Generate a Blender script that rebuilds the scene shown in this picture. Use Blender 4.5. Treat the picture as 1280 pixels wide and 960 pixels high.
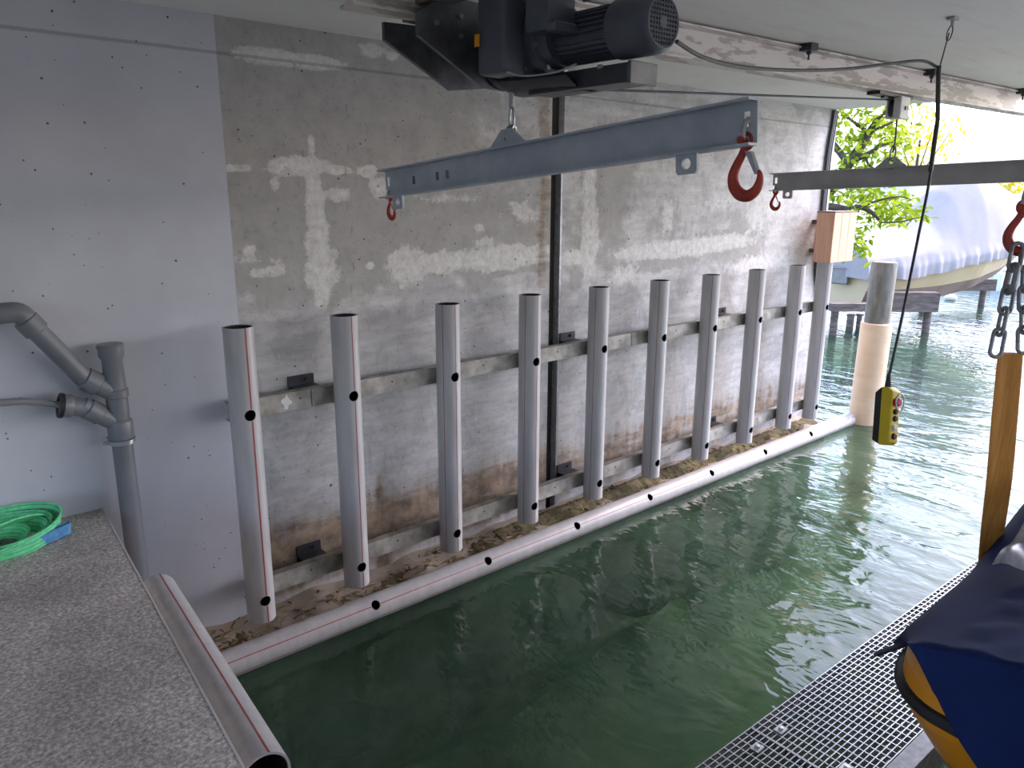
import bpy, bmesh, math, random
import numpy as np
from mathutils import Vector, Matrix
random.seed(7); rng = np.random.default_rng(7)
PI = math.pi
scene = bpy.context.scene
for o in list(bpy.data.objects): bpy.data.objects.remove(o)

# ------------------------------------------------------------------ camera
CF, PITCH, YAW, ROLL, CD, CH = 952.33, math.radians(14.064), math.radians(48.846), math.radians(0.29), 4.149, 2.6
_fw = Vector((math.cos(PITCH)*math.cos(YAW), math.cos(PITCH)*math.sin(YAW), -math.sin(PITCH)))
_r = Vector((math.sin(YAW), -math.cos(YAW), 0)); _u = _r.cross(_fw)
_r, _u = math.cos(ROLL)*_r + math.sin(ROLL)*_u, -math.sin(ROLL)*_r + math.cos(ROLL)*_u
CAM = Vector((0, -CD, CH))
cd = bpy.data.cameras.new('camera'); cam = bpy.data.objects.new('camera', cd)
scene.collection.objects.link(cam)
cd.sensor_fit = 'HORIZONTAL'; cd.sensor_width = 36; cd.lens = CF/1280*36; cd.clip_start = .05; cd.clip_end = 500
cam.matrix_world = Matrix(((_r.x, _u.x, -_fw.x, CAM.x), (_r.y, _u.y, -_fw.y, CAM.y), (_r.z, _u.z, -_fw.z, CAM.z), (0, 0, 0, 1)))
scene.camera = cam
# ------------------------------------------------------------------ sky, exposure
world = bpy.data.worlds.new('overcast_sky'); scene.world = world; world.use_nodes = True
bgn = world.node_tree.nodes['Background']
sky = world.node_tree.nodes.new('ShaderNodeTexSky'); sky.sky_type = 'NISHITA'; sky.sun_disc = False     # hazy bright sky over the lake
sky.sun_elevation = math.radians(45); sky.sun_rotation = math.radians(105); sky.dust_density = 3; sky.air_density = 1; sky.ozone_density = 2
_t = world.node_tree.nodes.new('ShaderNodeMix'); _t.data_type = 'RGBA'; _t.blend_type = 'MULTIPLY'; _t.inputs[0].default_value = 1
_t.inputs[7].default_value = (1.0, .955, 1.03, 1); world.node_tree.links.new(sky.outputs[0], _t.inputs[6])
world.node_tree.links.new(_t.outputs[2], bgn.inputs[0]); bgn.inputs[1].default_value = .75
scene.view_settings.view_transform = 'Standard'; scene.view_settings.look = 'None'
scene.view_settings.gamma = 1; scene.view_settings.use_curve_mapping = False
scene.view_settings.exposure = 0.66

# ------------------------------------------------------------------ helpers
COL = scene.collection
ORG = {}
def ray(px, py): return _fw + (px-640)/CF*_r + (480-py)/CF*_u
def dep(px, py, t): return CAM + t*ray(px, py)
def at(px, py, ax, v):
    d = ray(px, py); return CAM + d*((v-CAM[ax])/d[ax])

def tag(o, label, cat, group=None, kind=None):
    if label: o['label'] = label
    if cat: o['category'] = cat
    if group: o['group'] = group
    if kind: o['kind'] = kind
    return o
def thing(name, loc, label, cat, group=None):
    o = bpy.data.objects.new(name, None); COL.objects.link(o)
    o.location = loc; o.empty_display_size = .05; ORG[o] = Vector(loc)
    return tag(o, label, cat, group)
def srgb(r, g, b):
    f = lambda c: (c/12.92 if c <= .04045 else ((c+.055)/1.055)**2.4)
    return (f(r/255), f(g/255), f(b/255), 1)

class MB:
    def __init__(s): s.v = []; s.f = []
    def add(s, v, f):
        n = len(s.v); s.v += [tuple(p) for p in v]; s.f += [tuple(i+n for i in q) for q in f]; return s
    def box(s, a, b, rot=None, c=None):
        x0, y0, z0 = a; x1, y1, z1 = b
        v = [Vector(p) for p in ((x0,y0,z0),(x1,y0,z0),(x1,y1,z0),(x0,y1,z0),(x0,y0,z1),(x1,y0,z1),(x1,y1,z1),(x0,y1,z1))]
        if rot is not None:
            c = Vector(c) if c is not None else (Vector(a)+Vector(b))/2
            v = [rot @ (p-c) + c for p in v]
        return s.add(v, [(0,3,2,1),(4,5,6,7),(0,1,5,4),(1,2,6,5),(2,3,7,6),(3,0,4,7)])
    def bbox(s, a, b, bev=.004, seg=2, rot=None, c=None):
        bm = bmesh.new(); bmesh.ops.create_cube(bm, size=1)
        a = Vector(a); b = Vector(b); m = (a+b)/2; d = b-a
        for q in bm.verts: q.co = Vector((q.co.x*d.x, q.co.y*d.y, q.co.z*d.z)) + m
        bmesh.ops.bevel(bm, geom=bm.edges[:]+bm.verts[:], offset=bev, segments=seg, affect='EDGES', profile=.5)
        bm.verts.index_update(); c = Vector(c) if c is not None else m
        vs = [(rot @ (q.co-c) + c) if rot is not None else q.co.copy() for q in bm.verts]
        fs = [[w.index for w in f.verts] for f in bm.faces]; bm.free()
        return s.add(vs, fs)
    def tube(s, pts, r, n=10, cap=True, flat=None):
        pts = [Vector(p) for p in pts]; m = len(pts)
        rs = r if hasattr(r, '__len__') else [r]*m
        T = []
        for i in range(m):
            t = pts[min(i+1, m-1)] - pts[max(i-1, 0)]; T.append(t.normalized())
        ref = Vector((0,0,1)) if abs(T[0].z) < .9 else Vector((1,0,0))
        N = (ref - T[0]*ref.dot(T[0])).normalized()
        v = []; f = []
        for i in range(m):
            N = (N - T[i]*N.dot(T[i])).normalized(); B = T[i].cross(N)
            for k in range(n):
                a = 2*PI*k/n; e = flat if flat else 1
                v.append(pts[i] + (N*math.cos(a) + B*math.sin(a)*e)*rs[i])
        for i in range(m-1):
            for k in range(n):
                f.append((i*n+k, i*n+(k+1)%n, (i+1)*n+(k+1)%n, (i+1)*n+k))
        if cap:
            f.append(tuple(reversed(range(n)))); f.append(tuple(range((m-1)*n, m*n)))
        return s.add(v, f)
    def loop_tube(s, pts, r, n=8):
        pts = [Vector(p) for p in pts]; m = len(pts); v = []; f = []
        c = sum(pts, Vector())/m
        nrm = Vector()
        for i in range(m): nrm += (pts[i]-c).cross(pts[(i+1)%m]-c)
        nrm.normalize()
        for i in range(m):
            t = (pts[(i+1)%m]-pts[i-1]).normalized(); B = t.cross(nrm)
            for k in range(n):
                a = 2*PI*k/n; v.append(pts[i] + (nrm*math.cos(a)+B*math.sin(a))*r)
        for i in range(m):
            for k in range(n):
                j = (i+1) % m; f.append((i*n+k, i*n+(k+1)%n, j*n+(k+1)%n, j*n+k))
        return s.add(v, f)
    def lathe(s, prof, o, ax, n=32, cap=True):
        # prof: (distance along axis, radius); open both ends capped
        o = Vector(o); ax = Vector(ax).normalized()
        ref = Vector((0,0,1)) if abs(ax.z) < .9 else Vector((1,0,0))
        N = (ref-ax*ref.dot(ax)).normalized(); B = ax.cross(N); v = []; f = []
        for d, r in prof:
            for k in range(n):
                a = 2*PI*k/n; v.append(o + ax*d + (N*math.cos(a)+B*math.sin(a))*r)
        m = len(prof)
        for i in range(m-1):
            for k in range(n): f.append((i*n+k, i*n+(k+1)%n, (i+1)*n+(k+1)%n, (i+1)*n+k))
        if cap: f.append(tuple(reversed(range(n)))); f.append(tuple(range((m-1)*n, m*n)))
        return s.add(v, f)
    def ring(s, o, ax, r0, r1, d, n=32):   # hollow tube
        o = Vector(o); ax = Vector(ax).normalized()
        ref = Vector((0,0,1)) if abs(ax.z) < .9 else Vector((1,0,0))
        N = (ref-ax*ref.dot(ax)).normalized(); B = ax.cross(N); v = []; f = []
        for dd, r in ((0,r1),(d,r1),(d,r0),(0,r0)):
            for k in range(n):
                a = 2*PI*k/n; v.append(o+ax*dd+(N*math.cos(a)+B*math.sin(a))*r)
        for i in range(4):
            j = (i+1) % 4
            for k in range(n): f.append((i*n+k, i*n+(k+1)%n, j*n+(k+1)%n, j*n+k))
        return s.add(v, f)
    def prism(s, poly, d):   # poly 3D points (planar), extruded by vector d
        n = len(poly); d = Vector(d); v = [Vector(p) for p in poly] + [Vector(p)+d for p in poly]
        f = [tuple(reversed(range(n))), tuple(range(n, 2*n))] + [(i, (i+1)%n, n+(i+1)%n, n+i) for i in range(n)]
        return s.add(v, f)
    def grid(s, P, nu, nv):  # P[i][j]
        v = [P(i/nu, j/nv) for i in range(nu+1) for j in range(nv+1)]
        f = [(i*(nv+1)+j, (i+1)*(nv+1)+j, (i+1)*(nv+1)+j+1, i*(nv+1)+j+1) for i in range(nu) for j in range(nv)]
        return s.add(v, f)
    def mesh(s, name, mat, org=Vector((0,0,0)), sharp=35):
        me = bpy.data.meshes.new(name)
        me.from_pydata([tuple(Vector(p)-org) for p in s.v], [], s.f)
        bm = bmesh.new(); bm.from_mesh(me); bmesh.ops.recalc_face_normals(bm, faces=bm.faces[:]); bm.to_mesh(me); bm.free()
        if sharp is not None:
            me.polygons.foreach_set('use_smooth', [True]*len(me.polygons)); me.set_sharp_from_angle(angle=math.radians(sharp))
        if mat: me.materials.append(mat)
        return me
    def build(s, name, mat, parent=None, org=None, sharp=35):
        if parent is not None: org = ORG[parent]
        elif org is None:
            a = np.array([tuple(p) for p in s.v]); org = Vector(((a[:,0].min()+a[:,0].max())/2, (a[:,1].min()+a[:,1].max())/2, a[:,2].min()))
        org = Vector(org)
        o = bpy.data.objects.new(name, s.mesh(name, mat, org, sharp)); COL.objects.link(o)
        if parent is not None: o.parent = parent
        else: o.location = org
        ORG[o] = org
        return o
def copy_tree(o, parent=None):
    c = o.copy(); COL.objects.link(c); c.parent = parent
    for ch in o.children: copy_tree(ch, c)
    return c
def boolean_cut(o, cutters):
    """replace o's mesh by o minus the cutters (MB list)"""
    tmp = []
    for k in cutters:
        c = bpy.data.objects.new('cutter', k.mesh('cutter', None, ORG[o], None)); COL.objects.link(c)
        c.matrix_world = Matrix.Translation(ORG[o]); tmp.append(c)
        m = o.modifiers.new('cut', 'BOOLEAN'); m.operation = 'DIFFERENCE'; m.object = c; m.solver = 'EXACT'
    bpy.context.view_layer.update()
    dg = bpy.context.evaluated_depsgraph_get()
    me = bpy.data.meshes.new_from_object(o.evaluated_get(dg))
    o.modifiers.clear(); o.data = me
    me.set_sharp_from_angle(angle=math.radians(35))
    for c in tmp: bpy.data.objects.remove(c)
def struct(o, label=None, cat=None):
    o['kind'] = 'structure'
    if label: o['label'] = label
    if cat: o['category'] = cat
    return o
def smooth_path(pts, n=8):
    P = [Vector(p) for p in pts]; out = []
    for i in range(len(P)-1):
        p0, p1, p2, p3 = P[max(i-1,0)], P[i], P[i+1], P[min(i+2,len(P)-1)]
        for k in range(n):
            t = k/n
            out.append(.5*((2*p1)+(p2-p0)*t+(2*p0-5*p1+4*p2-p3)*t*t+(3*p1-p0-3*p2+p3)*t**3))
    out.append(P[-1]); return out

# ------------------------------------------------------------------ materials
class NT:
    def __init__(s, name):
        s.m = bpy.data.materials.new(name); s.m.use_nodes = True; s.t = s.m.node_tree; s.t.nodes.clear()
        s.out = s.n('ShaderNodeOutputMaterial')
    def n(s, kind, **kw):
        x = s.t.nodes.new(kind)
        for k, v in kw.items(): setattr(x, k, v)
        return x
    def l(s, a, b): s.t.links.new(a, b)
    def coord(s, kind='Object'): return s.n('ShaderNodeTexCoord').outputs[kind]
    def mapping(s, vec, scale=(1,1,1), loc=(0,0,0)):
        m = s.n('ShaderNodeMapping'); m.inputs['Scale'].default_value = scale; m.inputs['Location'].default_value = loc
        s.l(vec, m.inputs['Vector']); return m.outputs[0]
    def noise(s, vec, scale=5, detail=4, rough=.55, dist=0):
        x = s.n('ShaderNodeTexNoise'); x.inputs['Scale'].default_value = scale; x.inputs['Detail'].default_value = detail
        x.inputs['Roughness'].default_value = rough; x.inputs['Distortion'].default_value = dist
        s.l(vec, x.inputs['Vector']); return x.outputs['Fac']
    def ramp(s, fac, stops, interp='LINEAR'):
        x = s.n('ShaderNodeValToRGB'); e = x.color_ramp.elements; x.color_ramp.interpolation = interp
        while len(e) < len(stops): e.new(.5)
        for q, (p, c) in zip(e, stops):
            q.position = p; q.color = c if hasattr(c, '__len__') else (c, c, c, 1)
        s.l(fac, x.inputs[0]); return x.outputs[0]
    def mix(s, fac, a, b, blend='MIX'):
        x = s.n('ShaderNodeMix', data_type='RGBA', blend_type=blend)
        for sock, v in ((x.inputs[0], fac), (x.inputs[6], a), (x.inputs[7], b)):
            if isinstance(v, bpy.types.NodeSocket): s.l(v, sock)
            else: sock.default_value = v
        return x.outputs[2]
    def math(s, op, a, b=0, clamp=False):
        x = s.n('ShaderNodeMath', operation=op, use_clamp=clamp)
        for i, v in enumerate((a, b)):
            if isinstance(v, bpy.types.NodeSocket): s.l(v, x.inputs[i])
            else: x.inputs[i].default_value = v
        return x.outputs[0]
    def attr(s, name): return s.n('ShaderNodeAttribute', attribute_name=name).outputs['Fac']
    def sep(s, vec):
        x = s.n('ShaderNodeSeparateXYZ'); s.l(vec, x.inputs[0]); return x.outputs
    def bump(s, h, strength=.3, dist=.01):
        x = s.n('ShaderNodeBump'); x.inputs['Strength'].default_value = strength; x.inputs['Distance'].default_value = dist
        s.l(h, x.inputs['Height']); return x.outputs[0]
    def bsdf(s, col, rough=.6, metal=0, normal=None, **kw):
        b = s.n('ShaderNodeBsdfPrincipled')
        for k, v in (('Base Color', col), ('Roughness', rough), ('Metallic', metal)):
            if isinstance(v, bpy.types.NodeSocket): s.l(v, b.inputs[k])
            else: b.inputs[k].default_value = v
        for k, v in kw.items(): b.inputs[k].default_value = v
        if normal is not None: s.l(normal, b.inputs['Normal'])
        s.l(b.outputs[0], s.out.inputs[0]); return b
def simple(name, c1, c2=None, rough=.5, metal=0, scale=8, bump=0, bscale=60, detail=4, stretch=(1,1,1), lo=.35, hi=.65, **kw):
    t = NT(name); co = t.mapping(t.coord(), stretch)
    col = c1
    if c2 is not None: col = t.ramp(t.noise(co, scale, detail), [(lo, c1), (hi, c2)])
    nm = t.bump(t.noise(co, bscale, 3), bump, .004) if bump else None
    t.bsdf(col, rough, metal, nm, **kw)
    return t.m
# ---- wall concrete: attributes 'paint','pale','light','brown' hold where paint, lime bloom, lighter concrete and water stains are
def wall_material():
    t = NT('cast_concrete'); co = t.coord()
    n1 = t.noise(co, 1.6, 6, .6); n2 = t.noise(co, 7, 6, .65); n3 = t.noise(co, 42, 4, .6)
    streak = t.noise(t.mapping(co, (1.2, 1, 6)), 3, 5, .6)
    vstreak = t.noise(t.mapping(co, (7, 1, .7)), 2.2, 5, .6)
    base = t.mix(t.ramp(n2, [(.3, 0.), (.7, 1.)]), srgb(158, 155, 151), srgb(178, 175, 170))
    lt = t.math('ADD', t.attr('light'), t.math('MULTIPLY', t.math('SUBTRACT', n2, .5), 1.1))
    lt = t.math('ADD', lt, t.math('MULTIPLY', t.math('SUBTRACT', n1, .5), .5))
    ltm = t.ramp(lt, [(.36, 0.), (.60, 1.)])
    lightc = t.mix(t.ramp(streak, [(.36, 0.), (.66, 1.)]), srgb(186, 182, 178), srgb(208, 206, 205))
    # grey weathering inside the lighter zone
    gre = t.ramp(t.noise(co, 2.8, 7, .68, .6), [(.47, 0.), (.6, 1.)])
    lightc = t.mix(t.math('MULTIPLY', gre, .5), lightc, srgb(146, 145, 145))
    c = t.mix(ltm, base, lightc)
    pl = t.math('ADD', t.attr('pale'), t.math('MULTIPLY', t.math('SUBTRACT', t.noise(co, 11, 9, .74), .5), 1.15))
    plm = t.ramp(pl, [(.37, 0.), (.47, .8), (.66, 1.)])
    pc2 = t.mix(t.ramp(t.noise(co, 18, 6, .7), [(.35, 0.), (.65, 1.)]), srgb(196, 192, 186), srgb(226, 224, 220))
    c = t.mix(t.math('MULTIPLY', plm, .92), c, pc2)
    br = t.math('ADD', t.attr('brown'), t.math('MULTIPLY', t.math('SUBTRACT', streak, .5), 1.3))
    br = t.math('ADD', br, t.math('MULTIPLY', t.math('SUBTRACT', vstreak, .5), .8))
    brm = t.ramp(br, [(.28, 0.), (.7, 1.)])
    brc = t.mix(t.ramp(n2, [(.38, 0.), (.62, 1.)]), srgb(106, 88, 70), srgb(172, 148, 120))
    c = t.mix(t.math('MULTIPLY', brm, .88), c, brc)
    c = t.mix(t.ramp(t.noise(co, 24, 6, .75), [(.30, .45), (.46, 0.)]), c, srgb(104, 98, 92))
    c = t.mix(t.ramp(t.noise(t.mapping(co, (1.5, 1, 1)), 55, 4, .7), [(.60, 0.), (.74, .4)]), c, srgb(216, 214, 210))
    # board joints between the lifts of concrete
    x, y, z = t.sep(co)
    # paint
    pm = t.math('GREATER_THAN', t.attr('paint'), .5)
    pc = t.mix(t.ramp(n1, [(.35, 0.), (.65, 1.)]), srgb(186, 187, 193), srgb(198, 199, 205))
    c = t.mix(pm, c, pc)
    # blow holes
    v = t.n('ShaderNodeTexVoronoi'); v.inputs['Scale'].default_value = 9; t.l(t.mapping(co, (1, 1, .9)), v.inputs['Vector'])
    v.inputs['Randomness'].default_value = 1
    vs = t.sep(v.outputs['Color'])
    rad = t.math('MULTIPLY', t.math('POWER', vs[0], 3.2), .085)
    dist = t.math('ADD', v.outputs['Distance'], t.math('MULTIPLY', t.math('SUBTRACT', n3, .5), .06))
    hole = t.math('LESS_THAN', dist, rad)
    v2 = t.n('ShaderNodeTexVoronoi'); v2.inputs['Scale'].default_value = 26; t.l(co, v2.inputs['Vector'])
    v2s = t.sep(v2.outputs['Color'])
    hole2 = t.math('LESS_THAN', v2.outputs['Distance'], t.math('MULTIPLY', t.math('POWER', v2s[0], 5), .17))
    hole = t.math('MAXIMUM', hole, hole2)
    c = t.mix(t.math('MULTIPLY', hole, .8), c, srgb(52, 48, 46))
    # hair cracks and lift joints
    jl = t.attr('joint')
    jm = t.ramp(t.math('ADD', jl, t.math('MULTIPLY', t.math('SUBTRACT', n3, .5), .3)), [(.55, 0.), (.75, 1.)])
    c = t.mix(t.math('MULTIPLY', jm, .36), c, srgb(84, 78, 72))
    h = t.math('SUBTRACT', t.math('ADD', t.math('MULTIPLY', n3, .25), t.math('MULTIPLY', n2, .4)), t.math('ADD', hole, t.math('MULTIPLY', jm, .5)))
    t.bsdf(c, .82, 0, t.bump(h, .35, .006), **{'Specular IOR Level': .25})
    return t.m
M = {}
M['wall'] = wall_material()
def ceiling_material():
    t = NT('painted_concrete_ceiling'); co = t.coord()
    n = t.noise(co, .8, 5, .6); m = t.noise(t.mapping(co, (.5, 4, 1)), 3, 5, .6)
    c = t.mix(t.ramp(n, [(.35, 0.), (.65, 1.)]), srgb(228, 227, 222), srgb(236, 235, 232))
    c = t.mix(t.math('MULTIPLY', t.ramp(m, [(.55, 0.), (.75, 1.)]), .35), c, srgb(206, 199, 188))
    v = t.n('ShaderNodeTexVoronoi'); v.inputs['Scale'].default_value = 5; t.l(t.mapping(co, (.7, 2.4, 1)), v.inputs['Vector'])
    vs = t.sep(v.outputs['Color'])
    hole = t.math('LESS_THAN', v.outputs['Distance'], t.math('MULTIPLY', t.math('POWER', vs[0], 6), .09))
    c = t.mix(t.math('MULTIPLY', hole, .6), c, srgb(96, 92, 88))
    t.bsdf(c, .8, 0, t.bump(t.noise(co, 30, 4), .15, .004), **{'Specular IOR Level': .2}); return t.m
M['ceiling'] = ceiling_material()
def quay_material():
    t = NT('brushed_concrete_quay'); co = t.coord()
    g = t.noise(t.mapping(co, (1, 1, 1)), 75, 5, .75); g2 = t.noise(co, 130, 3, .7); b = t.noise(co, 2.2, 5, .6, .5)
    c = t.ramp(g, [(.30, srgb(122, 114, 107)), (.5, srgb(190, 180, 172)), (.68, srgb(246, 238, 230))])
    c = t.mix(t.ramp(b, [(.35, .35), (.62, 0.)]), c, srgb(84, 75, 66))
    c = t.mix(t.ramp(g2, [(.62, 0.), (.74, .7)]), c, srgb(200, 193, 184))
    t.bsdf(c, .85, 0, t.bump(t.math('ADD', g, t.math('MULTIPLY', g2, .6)), .7, .006), **{'Specular IOR Level': .2}); return t.m
M['quay'] = quay_material()
M['ledge'] = simple('stained_ledge_concrete', srgb(146, 132, 116), srgb(174, 160, 144), .9, scale=5, bump=.5)
M['bed'] = simple('green_lakebed', srgb(62, 80, 62), srgb(142, 156, 126), .95, scale=1.3, detail=7, bump=.6, bscale=9, lo=.3, hi=.7)
M['rock'] = simple('algae_rock', srgb(58, 68, 54), srgb(92, 104, 82), .9, scale=3, detail=6, bump=.6, bscale=14)
def water_material():
    t = NT('lake_water'); co = t.coord()
    def wv(scale, sx, sy, det=3): return t.noise(t.mapping(co, (sx, sy, 1)), scale, det, .5, .6)
    x, y, z = t.sep(co)
    # ripples grow towards the open lake
    amp = t.n('ShaderNodeMapRange'); t.l(x, amp.inputs[0])
    amp.inputs[1].default_value = .5; amp.inputs[2].default_value = 6; amp.inputs[3].default_value = .5; amp.inputs[4].default_value = 1.
    h = t.math('ADD', t.math('MULTIPLY', wv(1.9, 1.35, .7), 1.0), t.math('MULTIPLY', wv(6.0, 1.3, .7, 2), .22))
    h = t.math('MULTIPLY', h, amp.outputs[0])
    nm = t.bump(h, 1.0, .038)
    fr = t.n('ShaderNodeFresnel'); fr.inputs['IOR'].default_value = 1.29; t.l(nm, fr.inputs['Normal'])
    gl = t.n('ShaderNodeBsdfGlossy'); gl.inputs['Roughness'].default_value = .02; gl.inputs['Color'].default_value = (1, 1, 1, 1); t.l(nm, gl.inputs['Normal'])
    tr = t.n('ShaderNodeBsdfTransparent'); tr.inputs['Color'].default_value = (.55, .70, .60, 1)
    df = t.n('ShaderNodeBsdfDiffuse'); t.l(t.mix(t.ramp(t.noise(co, .9, 5), [(.35, 0.), (.65, 1.)]), srgb(48, 74, 58), srgb(80, 112, 90)), df.inputs['Color'])
    m0 = t.n('ShaderNodeMixShader'); m0.inputs[0].default_value = .34; t.l(tr.outputs[0], m0.inputs[1]); t.l(df.outputs[0], m0.inputs[2])
    mx = t.n('ShaderNodeMixShader'); t.l(fr.outputs[0], mx.inputs[0]); t.l(m0.outputs[0], mx.inputs[1]); t.l(gl.outputs[0], mx.inputs[2])
    t.l(mx.outputs[0], t.out.inputs[0]); return t.m
M['water'] = water_material()
M['pipe'] = simple('grey_pe_pipe', srgb(160, 158, 158), srgb(173, 171, 171), .32, scale=3, bump=.04, stretch=(6, 6, 1))
M['pipe_in'] = simple('shaded_pipe_bore', srgb(30, 30, 30), None, .6)  # dark inner colour deepens the natural shade inside the pipes
M['red'] = simple('red_pipe_stripe', srgb(156, 60, 55), srgb(140, 70, 66), .5, scale=12)
M['grate'] = simple('bright_galvanised_grating', srgb(208, 211, 215), srgb(222, 224, 227), .38, .85, scale=26)
M['galv'] = simple('galvanised_steel', srgb(150, 152, 154), srgb(182, 183, 184), .5, .45, scale=26, detail=5, bump=.05)
M['rail'] = simple('weathered_galvanised_rail', srgb(128, 123, 114), srgb(176, 172, 164), .6, .25, scale=9, detail=6, bump=.12)
M['beam'] = simple('blue_grey_galvanised_beam', srgb(160, 170, 180), srgb(178, 187, 196), .5, .1, scale=6, detail=6, bump=.05)
M['beam2'] = simple('pale_galvanised_beam', srgb(166, 166, 168), srgb(180, 180, 182), .5, .1, scale=6, detail=6, bump=.05)
M['zinc'] = simple('bright_zinc', srgb(170, 176, 180), None, .3, .8)
M['hookred'] = simple('red_hook_paint', srgb(176, 62, 44), srgb(140, 50, 38), .45, scale=18)
M['dark'] = simple('dark_machine_paint', srgb(46, 48, 53), srgb(58, 60, 65), .42, scale=9)
M['motor'] = simple('blue_grey_motor_paint', srgb(72, 77, 87), srgb(82, 87, 97), .4, scale=9)
M['black'] = simple('black_rubber', srgb(24, 24, 26), srgb(36, 36, 38), .55, scale=20)
M['blackgap'] = simple('dark_joint_profile', srgb(44, 40, 38), srgb(66, 60, 56), .85, scale=6, stretch=(1, 1, .3))
M['steelplate'] = simple('dark_steel_plate', srgb(78, 80, 84), srgb(112, 114, 116), .4, .5, scale=7, detail=6)
M['cabinet'] = simple('beige_grey_cabinet', srgb(138, 134, 128), srgb(128, 124, 118), .5)
M['yellowtag'] = simple('orange_sticker', srgb(222, 150, 20), None, .5)
M['ibeam'] = None
def ibeam_material():
    t = NT('old_painted_ibeam'); co = t.coord(); n = t.noise(t.mapping(co, (1.6, 6, 9)), 1.5, 6, .62)
    c = t.mix(t.ramp(n, [(.50, 0.), (.53, 1.)]), srgb(216, 209, 202), srgb(176, 168, 161))
    t.bsdf(c, .5, .15, t.bump(n, .1, .003)); return t.m
M['ibeam'] = ibeam_material()
M['pvc'] = simple('grey_pvc_drain', srgb(106, 108, 113), srgb(116, 118, 123), .38, scale=4)
M['hose'] = simple('grey_hose', srgb(126, 127, 130), None, .5)
def webbing(name, c1, c2, line, freq=18):
    t = NT(name); uv = t.attr('across')
    w = t.math('FRACT', t.math('MULTIPLY', uv, 4.0)); ln = t.math('LESS_THAN', t.math('ABSOLUTE', t.math('SUBTRACT', w, .5)), .045)
    c = t.ramp(t.noise(t.coord(), 40, 3), [(.35, c1), (.65, c2)])
    c = t.mix(ln, c, line); t.bsdf(c, .75, 0, t.bump(t.noise(t.coord(), 300, 2), .2, .002)); return t.m
M['green'] = webbing('green_webbing', srgb(92, 204, 140), srgb(122, 224, 164), srgb(30, 92, 60))
M['bluew'] = simple('blue_webbing', srgb(70, 130, 180), srgb(98, 156, 200), .75, scale=40, bump=.2, bscale=200)
M['strap'] = simple('ochre_webbing', srgb(168, 112, 44), srgb(190, 132, 56), .75, scale=6, stretch=(14, 14, 1), bump=.15, bscale=90)
M['chain'] = simple('grey_chain_steel', srgb(112, 114, 118), srgb(146, 147, 150), .45, .3, scale=30)
M['pyellow'] = simple('yellow_plastic', srgb(208, 186, 30), srgb(196, 172, 26), .42)
M['pred'] = simple('red_button', srgb(170, 30, 50), None, .35)
M['pwhite'] = simple('white_button', srgb(220, 216, 206), None, .4)
M['pbrown'] = simple('dark_button', srgb(70, 40, 30), None, .4)
M['cable'] = simple('dark_cable', srgb(44, 46, 48), srgb(62, 63, 64), .5, scale=40)
M['hull'] = simple('yellow_gelcoat', srgb(212, 138, 30), srgb(194, 124, 28), .3, scale=3)
M['tarp'] = simple('navy_tarpaulin', srgb(18, 32, 72), srgb(24, 40, 86), .75, scale=4, bump=.1, bscale=25, **{'Specular IOR Level': .12})
M['clear'] = simple('grey_plastic_film', srgb(120, 122, 134), srgb(168, 170, 182), .25, scale=6, stretch=(1, 4, 4))
M['pilewrap'] = simple('cream_pile_sleeve', srgb(222, 188, 152), srgb(230, 200, 168), .6, scale=3, stretch=(1, 1, 3), bump=.1)
M['pilegrey'] = simple('weathered_grey_pile', srgb(98, 98, 90), srgb(126, 124, 114), .75, scale=6, stretch=(3, 3, 1), bump=.2)
M['woodbox'] = simple('pale_pine', srgb(222, 176, 150), srgb(210, 160, 132), .6, scale=5, stretch=(9, 9, .6), bump=.1)
M['oldwood'] = simple('dark_wet_timber', srgb(74, 62, 56), srgb(112, 98, 90), .8, scale=4, stretch=(1, 1, 5), bump=.3)
M['cover'] = simple('grey_boat_cover', srgb(154, 146, 144), srgb(164, 156, 154), .8, scale=2, bump=.25, bscale=4)
M['cream'] = simple('cream_gelcoat', srgb(190, 168, 132), srgb(182, 160, 124), .3, scale=2)
M['antifoul'] = simple('brown_antifouling', srgb(140, 118, 104), srgb(120, 100, 90), .7, scale=3)
M['concrete'] = simple('shore_concrete', srgb(186, 180, 172), srgb(204, 198, 190), .9, scale=2, bump=.2)
M['bark'] = simple('dark_bark', srgb(58, 50, 42), srgb(88, 76, 62), .9, scale=12, bump=.5)
def leafmat(name, c1, c2):
    t = NT(name); oi = t.n('ShaderNodeObjectInfo'); g = t.n('ShaderNodeNewGeometry')
    f = t.math('FRACT', t.math('ADD', oi.outputs['Random'], g.outputs['Random Per Island']))
    c = t.ramp(f, [(0, c1), (1, c2)])
    d = t.n('ShaderNodeBsdfDiffuse'); t.l(c, d.inputs[0]); tl = t.n('ShaderNodeBsdfTranslucent'); t.l(c, tl.inputs[0])
    mx = t.n('ShaderNodeMixShader'); mx.inputs[0].default_value = .45; t.l(d.outputs[0], mx.inputs[1]); t.l(tl.outputs[0], mx.inputs[2])
    t.l(mx.outputs[0], t.out.inputs[0]); return t.m
M['leaf'] = leafmat('fresh_green_leaf', srgb(92, 122, 30), srgb(168, 182, 52))
M['yleaf'] = leafmat('yellow_spring_leaf', srgb(190, 170, 40), srgb(206, 196, 72))
M['hill'] = simple('hazy_meadow_hill', srgb(150, 156, 132), srgb(176, 178, 158), .9, scale=.05, detail=6)
M['white'] = simple('white_plastic', srgb(216, 216, 214), None, .5)
M['moss'] = simple('moss_and_litter', srgb(82, 74, 52), srgb(122, 112, 80), .95, scale=14, detail=6, bump=.8, bscale=40)
M['litter'] = simple('brown_leaf_litter', srgb(98, 78, 54), srgb(150, 126, 92), .9, scale=20)

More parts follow.
